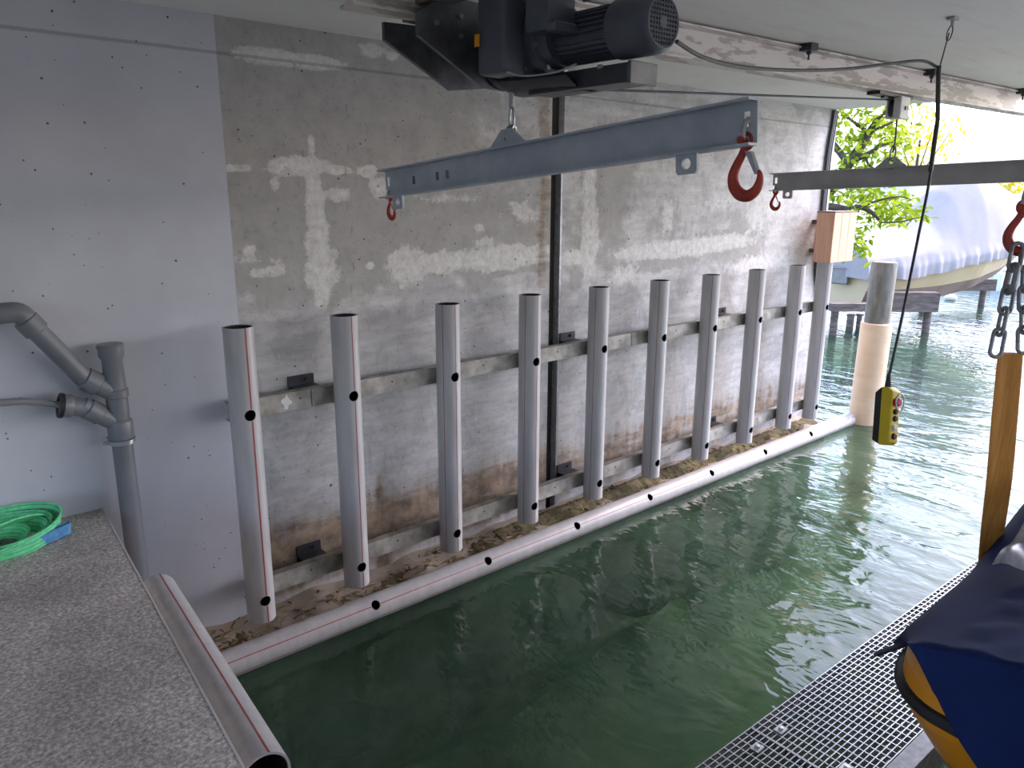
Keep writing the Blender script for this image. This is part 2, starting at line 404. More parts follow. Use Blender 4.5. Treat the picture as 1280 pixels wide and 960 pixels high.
# ------------------------------------------------------------------ the structure
ZC, XE, XB = 3.467, 8.16, -5.0      # ceiling height, open lake end, rear end
GAP0, GAP1, PAINT = 3.995, 4.12, 1.61
def wp(px, py): p = at(px, py, 1, 0); return p.x, p.z
def blob(px, py, rx, ry, s=1.0):    # ellipse on the wall, sized in metres from its size in the photograph
    x, z = wp(px, py); x0, _ = wp(px-rx, py); x1, _ = wp(px+rx, py); _, z0 = wp(px, py-ry); _, z1 = wp(px, py+ry)
    return x, z, abs(x1-x0)/2, abs(z0-z1)/2, s
PALE = [blob(*a) for a in [
    (345,72,42,9),(385,77,36,8),(465,63,16,9,.75),(490,70,10,6,.7),(374,208,34,10),(389,182,4,14,.8),(391,225,8,22),(394,262,9,34),(398,305,12,34),(403,338,17,26),(402,362,9,18),
    (421,212,16,5),(459,214,11,6),(287,210,8,4),(305,210,10,3),(344,232,6,8,.75),(422,243,16,10,.75),(475,235,12,14,.75),
    (312,313,9,8,.75),(335,340,22,6,.8),(325,325,50,10,.5),(510,333,21,21,.95),(463,332,5,4),(555,327,34,11),(575,326,26,7),(628,322,44,13),(665,318,30,9),(605,303,16,8,.6),(600,285,8,6,.6),
    (737,240,8,50,.8),(737,300,9,40),(717,322,16,8),(800,316,26,8,.9),(850,311,60,9,.95),(900,303,40,9,.85),(780,345,20,14,.7),(835,272,10,26,.6),(655,265,30,20,.55),(560,248,60,10,.5),
    (945,265,14,40,.6),(965,250,16,30,.65),(950,330,40,12,.7),(900,250,30,20,.5),(770,140,36,5,.7),(560,95,40,5,.6)]]
DARKB = [blob(*a) for a in [(640,336,40,6,.9),(760,250,22,70,.8),(800,330,26,10,1.),(840,326,22,10,.9),(830,275,14,24,.6),(922,315,22,10,.9),(880,300,40,30,.3),(720,300,14,30,.5),(720,350,8,14,.9),(935,285,18,30,.6),(600,355,14,14,.7),(770,200,40,30,.35)]]
LINE = [(280,372),(330,388),(395,380),(440,382),(480,366),(530,352),(580,338),(640,330),(700,325)]
lx = [wp(*p)[0] for p in LINE]; lz = [wp(*p)[1] for p in LINE]
def wall_attrs(me, org):
    n = len(me.vertices); co = np.empty(n*3); me.vertices.foreach_get('co', co); co = co.reshape(-1, 3)
    X = co[:,0]+org[0]; Z = co[:,2]+org[2]
    pale = np.zeros(n)
    for cx, cz, rx, rz, s in PALE:
        d = np.sqrt(((X-cx)/rx)**2+((Z-cz)/rz)**2); pale = np.maximum(pale, s*np.clip(1.05-.5*d, 0, 1))
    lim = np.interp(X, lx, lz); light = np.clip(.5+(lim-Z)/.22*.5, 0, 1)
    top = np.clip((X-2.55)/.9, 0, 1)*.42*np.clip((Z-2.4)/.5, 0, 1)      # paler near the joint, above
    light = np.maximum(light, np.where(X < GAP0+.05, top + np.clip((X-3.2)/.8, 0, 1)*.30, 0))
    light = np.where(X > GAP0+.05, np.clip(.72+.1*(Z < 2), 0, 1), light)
    for cx, cz, rx, rz, s in DARKB:
        d = np.sqrt(((X-cx)/rx)**2+((Z-cz)/rz)**2); light = light - s*.75*np.clip(1.1-.6*d, 0, 1)
    brown = np.clip((.80-Z)/.30, 0, 1)*np.clip((Z-.10)/.15, .25, 1)*np.where(X > GAP0, .62, .82)
    brown = np.maximum(brown, .55*np.exp(-((X-3.92)/.09)**2)*(Z > 1.9))
    brown = np.maximum(brown, 1.0*np.exp(-((X-2.47)/.07)**2)*np.clip((.95-Z)/.4, 0, 1))
    joint = np.zeros(n)
    for zj, x0, x1 in ((3.29, -5, 9), (2.725, -5, 4.02), (2.168, 2.2, 9), (.62, 1.6, 4)):
        joint = np.maximum(joint, np.exp(-((Z-zj)/.010)**2)*(X > x0)*(X < x1))
    for xj, z0, z1 in ((2.05, 2.75, 3.3), (2.33, 1.6, 3.1), (4.42, 1.0, 3.2), (5.05, 1.55, 1.85)):
        joint = np.maximum(joint, .8*np.exp(-((X-xj-.02*np.sin(Z*9))/.010)**2)*(Z > z0)*(Z < z1))
    paint = (X < PAINT) & (Z > .125-.08*0)
    for nm, a in (('pale', pale), ('light', light), ('brown', brown), ('joint', joint), ('paint', paint.astype(float))):
        at_ = me.attributes.new(nm, 'FLOAT', 'POINT'); at_.data.foreach_set('value', a.astype(np.float32))
def make_wall(name, x0, x1, y, label):
    mb = MB(); xs = [x0]
    if x0 < 0: xs += list(np.linspace(x0, .2, 12))[1:]
    a = xs[-1]; xs += list(np.linspace(a, x1, int((x1-a)/.022)+1))[1:]
    if x0 < PAINT < x1:
        xs = sorted(set(xs) | {PAINT-.0015, PAINT+.0015})
    zs = sorted(set(list(np.linspace(-1.5, -.1, 5))+list(np.linspace(-.1, ZC, 162))+[.123, .127]))
    nx, nz = len(xs), len(zs)
    mb.add([(x, y, z) for x in xs for z in zs], [(i*nz+j, (i+1)*nz+j, (i+1)*nz+j+1, i*nz+j+1) for i in range(nx-1) for j in range(nz-1)])
    T = .45; b = [(x0,y,-1.5),(x1,y,-1.5),(x1,y,ZC),(x0,y,ZC),(x0,T,-1.5),(x1,T,-1.5),(x1,T,ZC),(x0,T,ZC)]
    mb.add(b, [(4,5,6,7),(0,4,7,3),(1,2,6,5),(3,7,6,2),(0,1,5,4)])
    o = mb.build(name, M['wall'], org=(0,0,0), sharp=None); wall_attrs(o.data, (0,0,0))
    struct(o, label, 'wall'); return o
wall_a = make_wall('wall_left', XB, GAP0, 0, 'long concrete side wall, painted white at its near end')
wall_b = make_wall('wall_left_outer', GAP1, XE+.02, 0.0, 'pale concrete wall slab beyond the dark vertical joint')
mb = MB(); mb.box((GAP0, .06, -1.5), (GAP1, .4, ZC)); o = mb.build('trim_1', M['blackgap'], org=(0,0,0)); struct(o, 'dark recessed joint profile between the two concrete wall slabs', 'joint')
mb = MB(); mb.box((GAP1-.022, .0, -.1), (GAP1-.002, .06, 2.95)).box((GAP0+.002, .02, .3), (GAP0+.014, .06, 2.9)); q = mb.build('joint_strip', M['galv'], o)
mb = MB(); mb.box((XB, -9.0, ZC), (XE, .45, ZC+.35)); struct(mb.build('ceiling', M['ceiling'], org=(0,0,0)), 'light grey concrete ceiling slab of the boathouse', 'ceiling')
# quay: edge runs almost square to the wall
def qx(y): return .818+.079*y
mb = MB(); mb.prism([(XB, 0, 1.01), (qx(0), 0, 1.01), (qx(-9), -9, 1.01), (XB, -9, 1.01)], (0, 0, -2.5))
struct(mb.build('floor', M['quay'], org=(0,0,0)), 'rough grey concrete quay in the near left corner', 'quay')
mb = MB(); mb.prism([(qx(0)-.004, 0, 1.0115), (qx(0)+.003, 0, 1.0115), (qx(-9)+.003, -9, 1.0115), (qx(-9)-.004, -9, 1.0115)], (0, 0, -.03))
struct(mb.build('trim_2', M['concrete'], org=(0,0,0)), 'thin pale edge strip along the quay edge', 'edge strip')
# ledge at the foot of the wall
mb = MB()
def lp(u, v):
    x = qx(0) + u*(XE-qx(0)); y = [-.0, -.06, -.15, -.21, -.24, -.245][round(v*5)]
    z = [.135, .10, .075, .06, .02, -1.4][round(v*5)] + (.012*math.sin(x*7.3)+.008*math.sin(x*17) if v < .9 else 0)
    return (x, y, z)
mb.grid(lp, 160, 5); struct(mb.build('trim_3', M['ledge'], org=(0,0,0)), 'low stained concrete ledge along the foot of the wall', 'ledge')
# invented rear and far side, out of view, laid out to steer the daylight
mb = MB(); mb.box((XB-.3, -9, 1.01), (XB, -8.0, ZC)).box((XB-.3, -1.6, 1.01), (XB, .45, ZC)).box((XB-.3, -8.0, 3.3), (XB, -1.6, ZC))  # added wall, gateway width set by the daylight wanted from behind
struct(mb.build('wall_back_added', M['ceiling'], org=(0,0,0)), 'made-up unseen back wall, its wide gateway sized to let in light', 'wall')
mb = MB(); mb.box((XB-.3, -9.3, -1.5), (3.0, -9, ZC))  # added wall, closes off side light on the near half
struct(mb.build('wall_right_added', M['ceiling'], org=(0,0,0)), 'made-up unseen side wall holding back light across the second berth', 'wall')
mb = MB(); mb.box((3.02, -9.0, -1.5), (12.0, -5.4, .9)).box((.0, -8.99, -1.5), (3.02, -5.4, .9))  # added pale slab, throws daylight back up at the ceiling
struct(mb.build('floor_far_quay_added', M['concrete'], org=(0,0,0)), 'made-up unseen pale concrete quay bouncing light up to the ceiling', 'quay')
# lakebed
mb = MB()
def bed(u, v):
    x = -1 + u*40; y = 30 - v*60
    z = -1.25 - .03*max(0, x-2) + .12*math.sin(x*1.7+y)+.08*math.sin(y*2.3-x*.6)
    if 0 > y > -.8 and x < XE: z += .25
    return (x, y, min(z, -.5))
mb.grid(bed, 160, 120); struct(mb.build('ground', M['bed'], org=(0,0,0)), 'green silty lakebed under the water', 'lakebed')
mb = MB(); E_ = XE+.03
mb.add([(qx(0),-.244,0),(qx(-5.39),-5.39,0),(12.01,-5.39,0),(12.01,-40,0),(24.4,-40,0),(24.4,-.244,0),(E_,-.244,0)], [(0,1,2,6),(2,3,4,5,6)])
mb.add([(E_,-.244,0),(24.4,-.244,0),(24.4,40,0),(E_,40,0)], [(0,1,2,3)])
tag(mb.build('lake_water', M['water'], org=(0,0,0), sharp=None), 'clear green rippled lake water filling the berth', 'water', kind='stuff')
# ------------------------------------------------------------------ submerged stones
for i in range(7):
    x = 1.9+i*.9+random.uniform(-.08, .08); y = -.47-random.random()*.06; s = random.uniform(.15, .25)
    bm = bmesh.new(); bmesh.ops.create_icosphere(bm, subdivisions=2, radius=1)
    for v in bm.verts:
        v.co *= 1+random.uniform(-.16, .16); v.co = Vector((v.co.x*s*1.3, v.co.y*s, v.co.z*s*.6))
    me = bpy.data.meshes.new('submerged_rock'); bm.to_mesh(me); bm.free(); me.materials.append(M['rock'])
    o = bpy.data.objects.new('submerged_rock', me); COL.objects.link(o); o.location = (x, y, -.52-random.random()*.12); o.rotation_euler.z = random.random()*6
    tag(o, 'dark algae-covered stone under the water at the foot of the wall', 'rock', 'submerged stones along the wall')

# ------------------------------------------------------------------ upright fender pipes on two rails
PR, PT, PB, PY = .0785, 1.916, .221, -.24
def red_stripes(name, p0, p1, R, axis, angs, gaps, parent, ref):
    """ribbons lying on a pipe; ang from ref dir around the axis; gaps: list of (start,end) along it"""
    p0 = Vector(p0); L = (Vector(p1)-p0).length; axis = Vector(axis).normalized(); ref = Vector(ref); B = axis.cross(ref)
    for a, w in angs:
        mb = MB(); segs = []; s = 0
        for g0, g1 in (gaps if abs(a) < .3 else []):
            segs.append((s, g0)); s = g1
        segs.append((s, L))
        for s0, s1 in segs:
            v = []
            for d in (s0, s1):
                for k in (-1, 0, 1):
                    th = a+k*w/2/R; v.append(p0+axis*d+(ref*math.cos(th)+B*math.sin(th))*(R+.0007))
            mb.add(v, [(0,1,4,3),(1,2,5,4)])
        mb.build(name, M['red'], parent)
def hollow_pipe(mb, p0, ax, L, R, wall=.007, n=40): return mb.ring(p0, ax, R-wall, R, L, n)
xs = [1.509, 2.129, 2.866, 3.580, 4.290, 5.020, 5.738, 6.475, 7.209, 7.765]
HZ = (1.448, .355)
ordn = ['first', 'second', 'third', 'fourth', 'fifth', 'sixth', 'seventh', 'eighth', 'ninth']
body_mesh = None
for i, x in enumerate(xs):
    if i == 0: lab = 'grey fender pipe nearest the white painted wall, first upright from the quay'
    elif i == 9: lab = 'last upright grey fender pipe at the wall end, under the pine box'
    else: lab = 'upright grey fender pipe with red stripe, %s in the row from the quay' % ordn[i]
    t = thing('fender_pipe', (x, PY, PB), lab, 'pipe', 'upright fender pipes on the wall rails')
    if body_mesh is None:
        mb = MB(); hollow_pipe(mb, (x, PY, PB), (0,0,1), PT-PB, PR)
        o = mb.build('pipe_body', M['pipe'], t)
        cut = []
        for hz in HZ:
            k = MB(); k.lathe([(0, .031), (.2, .031)], (x, PY-.2, hz), (0,1,0), 24); cut.append(k)
        boolean_cut(o, cut); body_mesh = o.data
        mb = MB(); mb.ring((x, PY, PB+.003), (0,0,1), PR-.0105, PR-.0072, PT-PB-.006, 40); bo = mb.build('pipe_bore', M['pipe_in'], t); boolean_cut(bo, cut)
        bore_mesh = bo.data
    else:
        o = bpy.data.objects.new('pipe_body', body_mesh); COL.objects.link(o); o.parent = t
        o = bpy.data.objects.new('pipe_bore', bore_mesh); COL.objects.link(o); o.parent = t
    # stripes: angle 0 faces the room (-Y); positive turns towards +X
    A = [[(0.08, .009)], [(0.05, .006), ], [(.02, .004), (-1.05, .004)], [(.0, .004), (-1.15, .004)], [(-1.15, .004)], [(-.95, .004), (.75, .003)], [(-.85, .004), (.55, .003)], [(-.75, .004)], [(-.7, .004)], [(-.7, .004), (.8, .003)]][i]
    g = [(hz-PB-.034, hz-PB+.034) for hz in sorted(HZ)]
    red_stripes('red_stripe', (x, PY, PB), (x, PY, PT), PR, (0,0,1), A, g, t, (0,-1,0))
# rails
def rail(z0, z1, secs, brackets, label):
    t = thing('mounting_rail', (secs[0][0], -.1, z0), label, 'rail', 'wall rails behind the fender pipes')
    for k, (a, b) in enumerate(secs):
        mb = MB(); th = .005; y0, y1 = -.158, -.10
        mb.box((a, y0, z0), (b, y0+th, z1)).box((a, y0+th, z1-th), (b, y1, z1)).box((a, y0+th, z0), (b, y1, z0+th))
        s = mb.build('rail_section', M['rail'], t)
        for xx in xs:
            if a < xx+.36 < b:
                mb = MB(); mb.lathe([(0, .006), (.004, .006)], (xx+.36, y0-.003, (z0+z1)/2+.01), (0,1,0), 10); mb.build('bolt_head', M['dark'], s)
        if k:
            mb = MB(); mb.box((a-.06, y0+.006, z0+.006), (a+.06, y0+.010, z1-.006)); mb.build('splice_plate', M['dark'], t)
    for bx in brackets:
        mb = MB(); mb.box((bx-.08, -.016, z1-.10), (bx+.08, -.0005, z1+.055)).box((bx-.08, -.10, z1-.012), (bx+.08, -.016, z1-.002)).box((bx-.08, -.10, z0+.012), (bx+.08, -.016, z0+.022))
        mb.box((bx-.08, -.016, z0-.03), (bx+.08, -.0005, z0+.06))
        mb.lathe([(0, .012), (.014, .012)], (bx+.03, -.030, z1+.028), (0,1,0), 6)
        mb.build('wall_bracket', M['dark'], t)
rail(1.385, 1.492, [(1.455, 1.936), (1.942, 4.784), (4.792, 7.86)], [1.95, 4.19, 6.26], 'upper weathered steel rail carrying the fender pipes')
rail(.300, .408, [(1.47, 4.496), (4.504, 7.86)], [1.93, 4.19, 6.23], 'lower weathered steel rail carrying the fender pipes')
pts = []
for k in range(18):
    a = 2*PI*k/18; rr = random.uniform(.6, 1.25); pts.append((1.785+.028*rr*math.cos(a), -.1590, 1.44+.042*rr*math.sin(a)))
mb = MB(); mb.prism(pts, (0, .0008, 0)); mb.build('paint_smear', M['white'], [o for o in COL.objects if o.name == 'mounting_rail'][0])
# ------------------------------------------------------------------ pipe floating along the wall
t = thing('floating_pipe', (5, -.32, -.02), 'long white-grey pipe lying along the waterline at the wall foot', 'pipe')
p0 = Vector((.86, -.32, .058)); p1 = Vector((8.56, -.32, .064)); L = (p1-p0).length; ax = (p1-p0).normalized(); R2 = .080
mb = MB(); hollow_pipe(mb, p0, ax, L, R2); mb.lathe([(L-.02, R2-.008), (L-.012, R2-.008)], p0, ax, 32)
o = mb.build('pipe_body', M['pipe'], t)
hd = Vector((0, -.80, .60)).normalized(); cut = []; hx = [2.176, 3.081, 3.97, 4.853, 5.745, 6.656, 7.562]
for x in hx:
    k = MB(); k.lathe([(.02, .030), (.2, .030)], (x, -.32, .061), hd, 24); cut.append(k)
boolean_cut(o, cut)
mb = MB(); mb.ring(p0+ax*.01, ax, R2-.0105, R2-.0072, L-.04, 36); bo = mb.build('pipe_bore', M['pipe_in'], t); boolean_cut(bo, cut)
mb = MB(); mb.lathe([(0, .016), (.006, .016)], Vector((8.455, -.32, .061))+hd*(R2-.002), hd, 16); mb.build('end_bolt', M['galv'], t)
red_stripes('red_stripe', p0, p1, R2, ax, [(0.0, .006), (1.05, .004)], [(x-p0.x-.034, x-p0.x+.034) for x in hx], t, hd)

# pipe along the quay edge
q0 = Vector((.868, -.66, .80)); q1 = Vector((.760, -2.10, .80)); ax = (q1-q0).normalized(); L = (q1-q0).length
t = thing('quay_fender_pipe', tuple((q0+q1)/2-Vector((0,0,.08))), 'short thick grey pipe fixed along the quay edge', 'pipe')
mb = MB(); hollow_pipe(mb, q0, ax, L, .082, .008); mb.build('pipe_body', M['pipe'], t)
mb = MB(); mb.ring(q0+ax*.004, ax, .0705, .0738, L-.008, 36).lathe([(.1, .072), (.11, .072)], q0, ax, 24); mb.build('pipe_bore', M['pipe_in'], t)
red_stripes('red_stripe', q0, q1, .082, ax, [(0, .006)], [], t, Vector((.22, 0, .97)).normalized())
for d in (.3, 1.15):
    mb = MB(); c = q0+ax*d; mb.box((c.x-.15, c.y-.03, .78), (c.x-.07, c.y+.03, .82)); mb.build('pipe_bracket', M['galv'], t)

# ------------------------------------------------------------------ moss and leaf litter on the ledge
mb = MB()
def ms(u, v):
    x = 1.25+u*(XE-1.3); y = -.03-.19*v
    w = .5+.5*math.sin(x*2.1+1)*math.sin(x*.9)
    return (x, y, .128-.085*v+(.028*math.sin(PI*v)*(.55*w+.1 if x < 3.6 else .6+.4*w)-(.045*(1-v*1.1) if x < 3.4 else 0))+random.uniform(-.007, .007)*(1 if 0 < v < 1 else .3) - (.02 if v in (0, 1) else 0))
mb.grid(ms, 420, 8); tag(mb.build('moss_bed', M['moss'], sharp=60), 'strip of moss and soil on the wall ledge behind the floating pipe', 'moss', kind='stuff')
mb = MB()
for i in range(1500):
    x = 1.25+random.random()**1.1*(XE-1.4); y = -.235+.19*random.random()**1.8; z = .128-.085*((-y-.03)/.19)+random.uniform(.0, .03)
    a = random.random()*6.28; l = random.uniform(.012, .055); w = random.uniform(.003, .014); tz = random.uniform(-.6, .6)
    d = Vector((math.cos(a), math.sin(a)*.6, tz*.5))*l; s = Vector((-math.sin(a), math.cos(a), .3))*w; c = Vector((x, y, z))
    mb.add([c-d, c-s, c+d, c+s+Vector((0,0,.003))], [(0,1,2),(0,2,3)])
tag(mb.build('leaf_litter', M['litter'], sharp=None), 'dry leaves and twigs caught on the ledge behind the floating pipe', 'leaf litter', kind='stuff')

# ------------------------------------------------------------------ drain pipe on the white wall
t = thing('drain_pipe', (.92, -.12, -.3), 'grey plastic drain pipe with two angled branches on white wall', 'drain pipe')
DX, DY, DR = .922, -.12, .049
mb = MB(); mb.lathe([(0, DR), (1.70, DR)], (DX, DY, -.3), (0,0,1), 28); mb.build('downpipe', M['pvc'], t)
mb = MB(); mb.lathe([(0, .058), (.012, .060), (.085, .060), (.095, .056), (.10, .050), (.21, .050), (.215, .056), (.25, .056), (.255, .050), (.40, .047), (.42, .058), (.455, .058)], (DX, DY, 1.40), (0,0,1), 28)
tb = mb.build('branch_fitting', M['pvc'], t)
mb = MB(); mb.lathe([(0, .060), (.018, .062), (.024, .058), (.026, .02)], (DX, DY, 1.855), (0,0,1), 28); mb.build('end_cap', M['pvc'], t)
# upper arm, 45 degrees up to the left
b0 = Vector((DX, DY, 1.63)); d1 = Vector((-.80, -.0, .60)).normalized()
mb = MB(); mb.lathe([(.0, .046), (.09, .047), (.095, .056), (.16, .057), (.165, .050)], b0, d1, 28); mb.build('upper_socket', M['pvc'], t)
e0 = b0+d1*.16; e1 = Vector((.60, DY, 1.985+.03)); d1b = (e1-e0).normalized()
mb = MB(); mb.tube([e0, e1], .046, 24)
up = mb.build('upper_branch_pipe', M['pvc'], t)
mb = MB(); mb.lathe([(-.05, .050), (-.045, .056), (.02, .056), (.025, .048)], e1, d1b, 28)
pe = smooth_path([e1, e1+d1b*.06, e1+Vector((-.11, 0, .055)), e1+Vector((-.22, 0, .06)), e1+Vector((-.6, 0, .062)), e1+Vector((-1.6, 0, .07))], 6)
mb.tube(pe, .047, 24); mb.build('pipe_elbow', M['pvc'], t)
# lower arm with hose
b1 = Vector((DX, DY, 1.47)); d2 = Vector((-.78, 0, .62)).normalized()
mb = MB(); mb.lathe([(.0, .044), (.10, .046), (.105, .052), (.17, .053), (.175, .046), (.20, .046)], b1, d2, 28)
c1 = b1+d2*.19; d3 = Vector((-.97, 0, .24)).normalized()
mb.tube([c1-d2*.02, c1+d3*.03, c1+d3*.07], .046, 24).lathe([(.05, .05), (.06, .056), (.10, .056)], c1, d3, 28)
lo = mb.build('lower_socket', M['pvc'], t)
mb = MB(); mb.ring(c1+d3*.09, d3, .040, .060, .016, 28).lathe([(.075, .045), (.095, .045)], c1, d3, 20); mb.build('rubber_seal', M['black'], lo)
h0 = c1+d3*.09
mb = MB(); mb.tube(smooth_path([h0, h0+Vector((-.1, 0, .035)), h0+Vector((-.22, 0, .055)), h0+Vector((-.5, 0, .06)), h0+Vector((-1.4, .0, .0))], 6), .0165, 14); mb.build('hose', M['hose'], t)
mb = MB(); mb.ring((DX, DY, 1.375), (0,0,1), .049, .064, .022, 28).box((DX-.085, DY-.008, 1.377), (DX-.055, DY+.008, 1.396)).box((DX-.006, DY+.06, 1.38), (DX+.006, 0, 1.392)); mb.build('pipe_clamp', M['zinc'], t)

# ------------------------------------------------------------------ green web sling coiled on the quay
def ribbon(mb, pts, up, w, th=.006, accross=None):
    """flat webbing along pts; up = width direction(s)"""
    pts = [Vector(p) for p in pts]; m = len(pts); v = []; f = []
    for i in range(m):
        t = (pts[min(i+1,m-1)]-pts[max(i-1,0)]).normalized(); u = Vector(up[i] if isinstance(up, list) else up); u = (u-t*u.dot(t)).normalized(); nn = t.cross(u)
        for k in range(5): v.append(pts[i]+u*w*(k/4-.5)+nn*th/2)
        for k in range(5): v.append(pts[i]+u*w*(.5-k/4)-nn*th/2)
        accross += [k/4 for k in range(5)]+[1-k/4 for k in range(5)]
    for i in range(m-1):
        for k in range(10): f.append((i*10+k, i*10+(k+1)%10, (i+1)*10+(k+1)%10, (i+1)*10+k))
    f.append(tuple(reversed(range(10)))); f.append(tuple(range((m-1)*10, m*10)))
    mb.add(v, f)
t = thing('lifting_sling', (.36, -.22, 1.01), 'coiled green webbing sling with blue end loop on the quay', 'sling')
def coil(cx, cy, rx, ry, z, n, tilt, w=.075, a0=0, a1=2*PI, lean=0):
    mb = MB(); ac = []; pts = []; ups = []
    for i in range(n+1):
        a = a0+(a1-a0)*i/n; k = 1+.03*math.sin(3*a)
        pts.append((cx+rx*k*math.cos(a), cy+ry*k*math.sin(a), z+tilt*math.sin(a+.4)))
        ups.append(Vector((lean*math.cos(a), lean*math.sin(a), 1)))
    ribbon(mb, pts, ups, w, .007, ac); o = mb.build('webbing_loop', M['green'], t)
    a = o.data.attributes.new('across', 'FLOAT', 'POINT'); a.data.foreach_set('value', ac)
coil(.36, -.20, .235, .15, 1.075, 48, .035, .085, lean=.25)
coil(.34, -.21, .205, .128, 1.065, 48, .025, .08, lean=.45)
coil(.35, -.22, .17, .10, 1.055, 44, .02, .075, lean=.7)
coil(.31, -.23, .13, .075, 1.05, 40, .02, .07, lean=1.0)
mb = MB(); ac = []
ribbon(mb, smooth_path([(.10,-.33,1.03),(.22,-.28,1.10),(.36,-.24,1.13),(.46,-.19,1.12),(.52,-.14,1.09)], 8), Vector((.35,-.75,.55)), .075, .007, ac)
o = mb.build('crossing_strap', M['green'], t); a = o.data.attributes.new('across', 'FLOAT', 'POINT'); a.data.foreach_set('value', ac)
mb = MB(); ac = []
ribbon(mb, smooth_path([(-.1,-.46,1.035),(.10,-.44,1.04),(.28,-.385,1.045),(.42,-.34,1.045)], 8), Vector((.1,-.5,.8)), .075, .007, ac)
o = mb.build('strap_tail', M['green'], t); a = o.data.attributes.new('across', 'FLOAT', 'POINT'); a.data.foreach_set('value', ac)
mb = MB(); ac = []
lp_ = [(.40,-.345,1.045),(.50,-.315,1.045),(.575,-.285,1.05),(.615,-.262,1.05),(.618,-.245,1.05),(.59,-.25,1.05),(.52,-.285,1.05),(.43,-.325,1.05)]
ribbon(mb, smooth_path(lp_, 6), Vector((.05,-.35,.9)), .062, .007, ac); mb.build('blue_end_loop', M['bluew'], t)
# ------------------------------------------------------------------ crane runway beam under the ceiling
def iby(x): return -1.53-.069*(x-3.38)+.06      # centre line
SL = math.atan(-.069); RZ = Matrix.Rotation(SL, 3, 'Z'); IX0, IX1 = 1.6, 8.1
c0 = Vector((IX0, iby(IX0), 0)); dirI = Vector((math.cos(SL), math.sin(SL), 0)); nI = Vector((-math.sin(SL), math.cos(SL), 0)); LI = (IX1-IX0)/math.cos(SL)
ZB, ZT = 3.285, ZC-.012
def ipt(s, w, z): return c0+dirI*s+nI*w+Vector((0,0,z))
t = thing('runway_beam', tuple(ipt(LI/2, 0, ZB)), 'steel I-beam crane runway with flaking pale paint under the ceiling', 'beam')
prof = [(-.06,ZB),(.06,ZB),(.06,ZB+.011),(.005,ZB+.014),(.005,ZT-.014),(.06,ZT-.011),(.06,ZT),(-.06,ZT),(-.06,ZT-.011),(-.005,ZT-.014),(-.005,ZB+.014),(-.06,ZB+.011)]
mb = MB(); mb.prism([ipt(0, w, z) for w, z in prof], dirI*LI); mb.build('beam_profile', M['ibeam'], t)
for px, py in ((1020,56),(1174,88),(1276,113)):
    p = at(px, py, 2, ZT); s = (p-c0).dot(dirI)
    for sg in (-1, 1):
        mb = MB(); b = [ipt(s-.035, sg*.045, ZT-.028), ipt(s+.035, sg*.045, ZT-.028), ipt(s+.035, sg*.125, ZT-.028), ipt(s-.035, sg*.125, ZT-.028)]
        mb.prism(b, (0,0,.040)); mb.lathe([(0,.014),(.02,.014)], ipt(s, sg*.09, ZT-.048), (0,0,1), 6).lathe([(-.03,.006),(0,.006)], ipt(s, sg*.09, ZT-.048), (0,0,1), 8)
        mb.build('beam_clamp', M['dark'], t)
# ------------------------------------------------------------------ electric wire rope hoist
HX = 2.25
t = thing('electric_hoist', (HX, -1.8, 2.97), 'dark electric rope hoist with fan-cooled motor under the ceiling', 'hoist')
Yp = -1.47
mb = MB(); mb.prism([(1.845,Yp,3.285),(1.845,Yp,3.20),(2.165,Yp,3.035),(2.30,Yp,3.03),(2.60,Yp,3.10),(2.64,Yp,3.30),(2.64,Yp,3.36),(1.97,Yp,3.36)], (0,.02,0)); pl = mb.build('side_plate', M['steelplate'], t)
mb = MB()
for bx, bz in ((1.93,3.255),(2.05,3.295),(2.05,3.22)): mb.lathe([(0,.011),(.012,.011)], (bx, Yp-.012, bz), (0,1,0), 6)
mb.build('plate_bolt', M['zinc'], pl)
mb = MB(); mb.prism([(1.86,-1.2,3.29),(1.86,-1.2,3.22),(2.2,-1.2,3.05),(2.6,-1.2,3.10),(2.6,-1.2,3.32)], (0,.02,0)).box((1.95,-1.45,3.30),(2.55,-1.2,3.33)); mb.build('rear_plate', M['steelplate'], t)
# trolley hangers around the runway beam
for xw in (2.02, 2.5):
    for sg in (-1, 1):
        yy = iby(xw)+sg*.075; mb = MB(); mb.lathe([(0,.045),(.025,.045),(.03,.035)], (xw, yy, ZB+.055), (0, -sg, 0), 20); mb.box((xw-.03, yy+sg*.002-.004, 3.22), (xw+.03, yy+sg*.002+.004, ZB+.06)); mb.build('trolley_wheel', M['dark'], t)
mb = MB(); mb.lathe([(0,.125),(.012,.125),(.014,.10),(.03,.10)] + [q for k in range(9) for q in ((.034+k*.014,.100),(.041+k*.014,.092))] + [(.165,.10),(.167,.125),(.18,.125)], (HX+.03, Yp, 3.155), (0,-1,0), 40); mb.build('rope_drum', M['black'], t)
mb = MB(); mb.bbox((2.0,-1.80,3.045),(2.12,-1.64,3.36),.02,3); mb.build('gear_side', M['motor'], t)
GC = Vector((HX-.015, -1.66, 3.185))
mb = MB(); mb.lathe([(0,.150),(.02,.165),(.09,.165),(.11,.150),(.125,.150),(.13,.135),(.16,.135),(.165,.142),(.19,.142),(.195,.118),(.24,.112)], GC, (0,-1,0), 48); gb = mb.build('gearbox', M['motor'], t)
mb = MB()
for k in range(8):
    a = k*PI/4+.3; mb.lathe([(0,.011),(.014,.011)], GC+Vector((math.cos(a)*.125, -.19, math.sin(a)*.125)), (0,-1,0), 6)
mb.build('flange_bolt', M['zinc'], gb)
MC = Vector((HX, -1.87, 3.172))
mb = MB(); mb.lathe([(0,.080),(.33,.080)], MC, (0,-1,0), 32)
